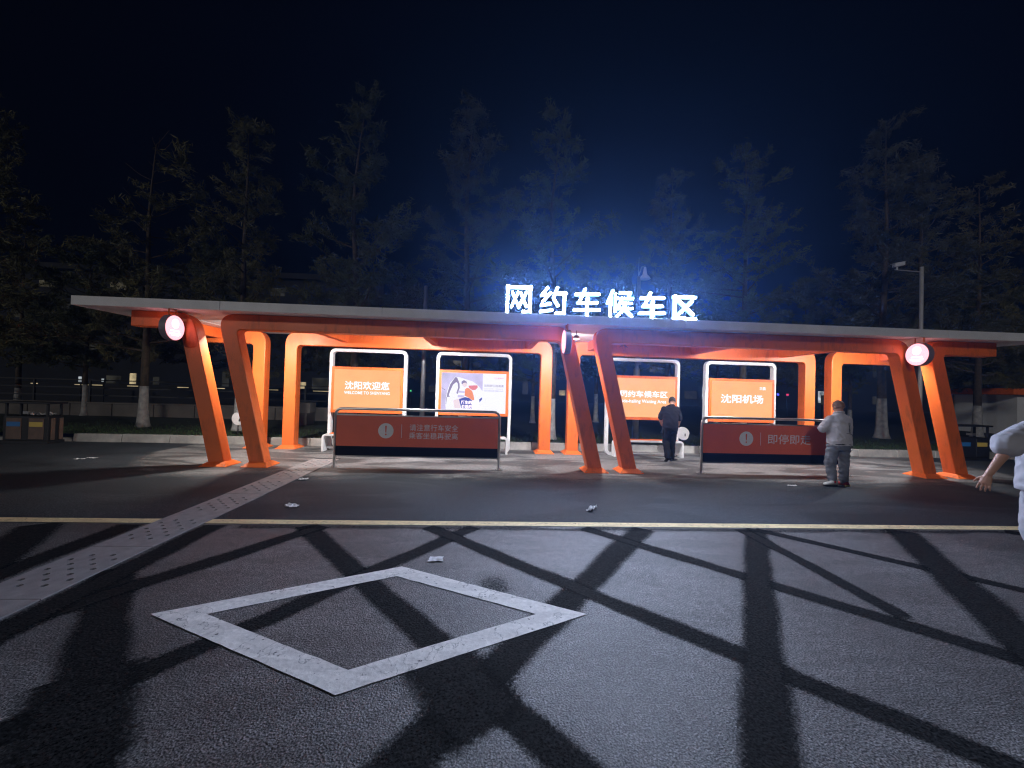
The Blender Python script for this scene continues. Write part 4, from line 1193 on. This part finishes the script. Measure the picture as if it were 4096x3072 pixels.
k = MB(); shoe(k, (-.105, -.16, .085), (-.05, 1), .26, tilt=.62); k.build('shoe', M['shoeblack'], pr, smooth=True)
k = MB(); shoe(k, (.02, .05, 0), (1, .62), .27); k.build('shoe', M['shoeblack'], pr, smooth=True)
wb = MB(); wb.tube([(.2045+.031*math.cos(a), .10+.031*math.sin(a), .835) for a in [k2*math.pi/8 for k2 in range(17)]], .010, 6, cap=False)
wb.build('wristwatch', M['black'], pr)

# ---- stout man in grey at the barrier, seen from behind
pr = empty('person', (6.53, 7.10, 0)); tag(pr, 'stout person in pale grey shirt and jeans standing at a barrier, seen from behind', 'person')
b = MB()
hc, hf, hs, hu = head(b, (.02, .05, 1.455), (-.12, 1), 1.02, .30)
limb(b, [(.01, .02, 1.29), (.018, .035, 1.40)], [.068, .066])
b.loft(torso([((0, 0, .82), XA, YA, .15, .10), ((0, .0, .98), XA, YA, .17, .12), ((0, .0, 1.15), XA, YA, .155, .09), ((0, .01, 1.25), XA, YA, .145, .065), ((0, .02, 1.31), XA, YA, .07, .05)]))
limb(b, [(-.195, .02, 1.22), (-.30, .05, 1.03), (-.10, .26, 1.02)], [.06, .048, .03])
hand(b, (-.10, .26, 1.02), (.8, .4, .1), (0, 0, -1), 1.0, .6)
limb(b, [(.195, .02, 1.22), (.265, .10, .98), (.06, .29, 1.04)], [.06, .048, .03])
hand(b, (.06, .29, 1.04), (-.8, .4, .1), (0, 0, -1), 1.0, .6)
limb(b, [(-.10, 0, .78), (-.135, .02, .44), (-.11, 0, .09)], [.075, .055, .042])
limb(b, [(.10, 0, .78), (.105, .02, .44), (.105, 0, .09)], [.075, .055, .042])
remesh_link(b, 'body', M['skin'], pr, .0062, 3)
hb = MB()
hb.loft([(hc-hu*.030-hf*.020, hs, hf, .082, .090), (hc+hu*.02-hf*.014, hs, hf, .086, .102), (hc+hu*.06-hf*.010, hs, hf, .082, .098), (hc+hu*.098-hf*.008, hs, hf, .056, .070), (hc+hu*.124-hf*.008, hs, hf, .018, .024)], 18)
remesh_link(hb, 'cropped_hair', M['skin_dark'], pr, .008, 2)
s = MB()
s.loft(torso([((.01, .0, .745), XA, YA, .218, .150), ((.005, .0, .84), XA, YA, .220, .156), ((0, .0, .98), XA, YA, .214, .158), ((0, -.005, 1.12), XA, YA, .218, .140), ((0, .0, 1.22), XA, YA, .212, .115), ((0, .01, 1.295), XA, YA, .150, .090), ((.005, .02, 1.345), XA, YA, .080, .078)]), 22)
limb(s, [(-.165, .01, 1.225), (-.285, .045, 1.045)], [.080, .078])
limb(s, [(.165, .01, 1.225), (.252, .085, 1.01)], [.080, .076])
limb(s, [(-.285, .045, 1.045), (-.235, .11, 1.035)], [.078, .068])
sh_ = remesh_link(s, 'shirt', M['greyshirt'], pr, .011, 3, fold=.011, fs=9, seed=21)
from mathutils.bvhtree import BVHTree
bvh = BVHTree.FromPolygons([v.co for v in sh_.data.vertices], [list(p.vertices) for p in sh_.data.polygons])
def on_back(x, z, off=.007):
    h = bvh.ray_cast(Vector((x, -1, z)), YA)
    return (x, (h[0].y if h[0] else -.17)-off, z)
def patch(x0, x1, z0, z1, material, name, n=24, dx=0.0, off=.007):
    mb = MB(); vs = []
    for k in range(n+1):
        z = z0+(z1-z0)*k/n; xx = dx*k/n
        vs += [on_back(x0+xx, z, off), on_back((x0+x1)/2+xx, z, off), on_back(x1+xx, z, off)]
    mb.add(vs, [f_ for k in range(n) for f_ in ((3*k, 3*k+1, 3*k+4, 3*k+3), (3*k+1, 3*k+2, 3*k+5, 3*k+4))])
    o = mb.build(name, material, sh_); return o
cl = MB(); cl.tube([(.006+.074*math.cos(a), .022+.070*math.sin(a), 1.352-.012*math.sin(a)) for a in [k2*math.pi/8 for k2 in range(17)]], .017, 8, cap=False)
cl.build('collar', M['greyshirt'], sh_, smooth=True)
patch(.055, .070, .985, 1.175, M['black'], 'back_stripe')
patch(.0715, .0815, .985, 1.175, M['shoewhite'], 'back_stripe')
patch(.083, .090, .985, 1.175, M['black'], 'back_stripe')
def seam(x0, x1, z, material=M['black'], h=.006, sag=0.0, n=14):
    mb = MB(); vs = []
    for k in range(n+1):
        t_ = k/n; x = x0+(x1-x0)*t_; zz = z-sag*t_*t_
        vs += [on_back(x, zz), on_back(x, zz+h*(1+2*sag*t_*4))]
    mb.add(vs, [(2*k, 2*k+2, 2*k+3, 2*k+1) for k in range(n)])
    mb.build('seam', material, sh_)
seam(-.01, .19, .978, sag=.06)
t = MB()
t.loft(torso([((0, 0, .80), XA, YA, .195, .140), ((0, 0, .72), XA, YA, .200, .145), ((0, 0, .66), XA, YA, .19, .13)]), 18)
limb(t, [(-.105, .0, .74), (-.150, .02, .44), (-.115, 0, .09)], [.105, .092, .070])
limb(t, [(.105, 0, .74), (.115, .02, .44), (.105, 0, .09)], [.105, .088, .068])
remesh_link(t, 'jeans', M['jeans'], pr, .011, 3, fold=.015, fs=10, seed=33)
bt = MB(); bt.tube([(.197*math.cos(a), .142*math.sin(a), .772+.006*math.sin(3*a)) for a in [k2*math.pi/12 for k2 in range(25)]], .012, 6, cap=False)
bt.build('belt', M['black'], pr, smooth=True)
k = MB(); shoe(k, (-.06, -.03, .02), (-1, -.12), .27, h=.085); o = k.build('shoe', M['shoewhite'], pr, smooth=True)
k = MB(); k.loft([((-.06+.0, -.03, .012), (0, 1, 0), (0, 0, 1), .04, .012), ((-.2, -.045, .012), (0, 1, 0), (0, 0, 1), .05, .014), ((-.335, -.06, .014), (0, 1, 0), (0, 0, 1), .03, .010)], 12); k.build('sole', M['shoeblack'], o)
k = MB(); k.loft([((-.135, -.038, .060), (1, 0, 0), (0, 1, 0), .045, .052), ((-.125, -.036, .098), (1, 0, 0), (0, 1, 0), .036, .044)], 12); k.build('panel', M['shoered'], o, smooth=True)
k = MB(); shoe(k, (.105, -.085, 0.001), (.12, 1), .27, h=.085); o = k.build('shoe', M['shoered'], pr, smooth=True)
k = MB(); k.box(.07, .145, -.093, -.06, .004, .03).build('heel_patch', M['yel'], o)

# ---- person in white passing at the right edge
pr = empty('person', (5.20, 3.42, 0)); tag(pr, 'person in loose white shirt and pale shorts walking past, left arm hanging', 'person')
b = MB()
head(b, (.05, .02, 1.68), (1, .3), 1.05, .05)
limb(b, [(0, 0, 1.46), (.04, .01, 1.60)], [.062, .058])
b.loft(torso([((0, 0, .90), XA, YA, .165, .13), ((0, .0, 1.08), XA, YA, .165, .13), ((0, .0, 1.27), XA, YA, .18, .13), ((0, .0, 1.41), XA, YA, .17, .10), ((0, .0, 1.48), XA, YA, .09, .07)]))
limb(b, [(-.20, .0, 1.38), (-.45, -.01, 1.17), (-.585, .02, .945)], [.058, .044, .027])
hand(b, (-.588, .02, .94), (-.40, .0, -1), (.9, .5, -.3), 1.0, .35)
limb(b, [(.21, .0, 1.38), (.27, .02, 1.10), (.30, .10, .88)], [.06, .046, .03])
hand(b, (.30, .10, .875), (.05, .2, -1), (-1, 0, 0), 1.0, .5)
limb(b, [(-.05, 0, .88), (-.05, -.02, .48), (.0, .0, .08)], [.10, .062, .043])
limb(b, [(.12, .02, .88), (.22, .05, .48), (.42, .05, .09)], [.10, .062, .043])
remesh_link(b, 'body', M['skin'], pr, .0050, 2)
s = MB()
s.loft(torso([((0, 0, .80), XA, YA, .245, .19), ((0, .0, .95), XA, YA, .235, .185), ((0, .0, 1.14), XA, YA, .23, .175), ((0, .0, 1.30), XA, YA, .225, .155), ((0, .0, 1.42), XA, YA, .175, .115), ((0, .0, 1.50), XA, YA, .09, .08)]), 22)
limb(s, [(-.17, .0, 1.39), (-.44, -.01, 1.225)], [.082, .118])
limb(s, [(.17, .0, 1.39), (.26, .02, 1.17)], [.09, .11])
ws = remesh_link(s, 'shirt', M['whiteshirt'], pr, .012, 3, fold=.011, fs=8, seed=51)
t = MB()
t.loft(torso([((0, 0, .93), XA, YA, .19, .155), ((.01, 0, .82), XA, YA, .20, .165), ((.02, 0, .76), XA, YA, .19, .15)]), 18)
limb(t, [(-.06, .0, .82), (-.13, -.02, .42)], [.13, .125])
limb(t, [(.11, .01, .82), (.22, .05, .46)], [.13, .125])
remesh_link(t, 'shorts', M['whiteshirt'], pr, .012, 3, fold=.013, fs=7, seed=61)
st_ = MB(); st_.tube([(-.10, -.13, 1.47), (-.135, -.165, 1.38), (-.12, -.185, 1.25), (.0, -.20, 1.05)], .018, 8); st_.build('bag_strap', M['black'], pr, smooth=True)
hr = MB(); hr.ball((.045, .02, 1.72), .092, .105, .095); hr.build('hair', M['hair'], pr, smooth=True)
k = MB(); shoe(k, (-.08, -.01, 0.001), (1, .2), .28); k.build('shoe', M['shoewhite'], pr, smooth=True)
k = MB(); shoe(k, (.34, .03, 0.001), (1, .2), .28); k.build('shoe', M['shoewhite'], pr, smooth=True)
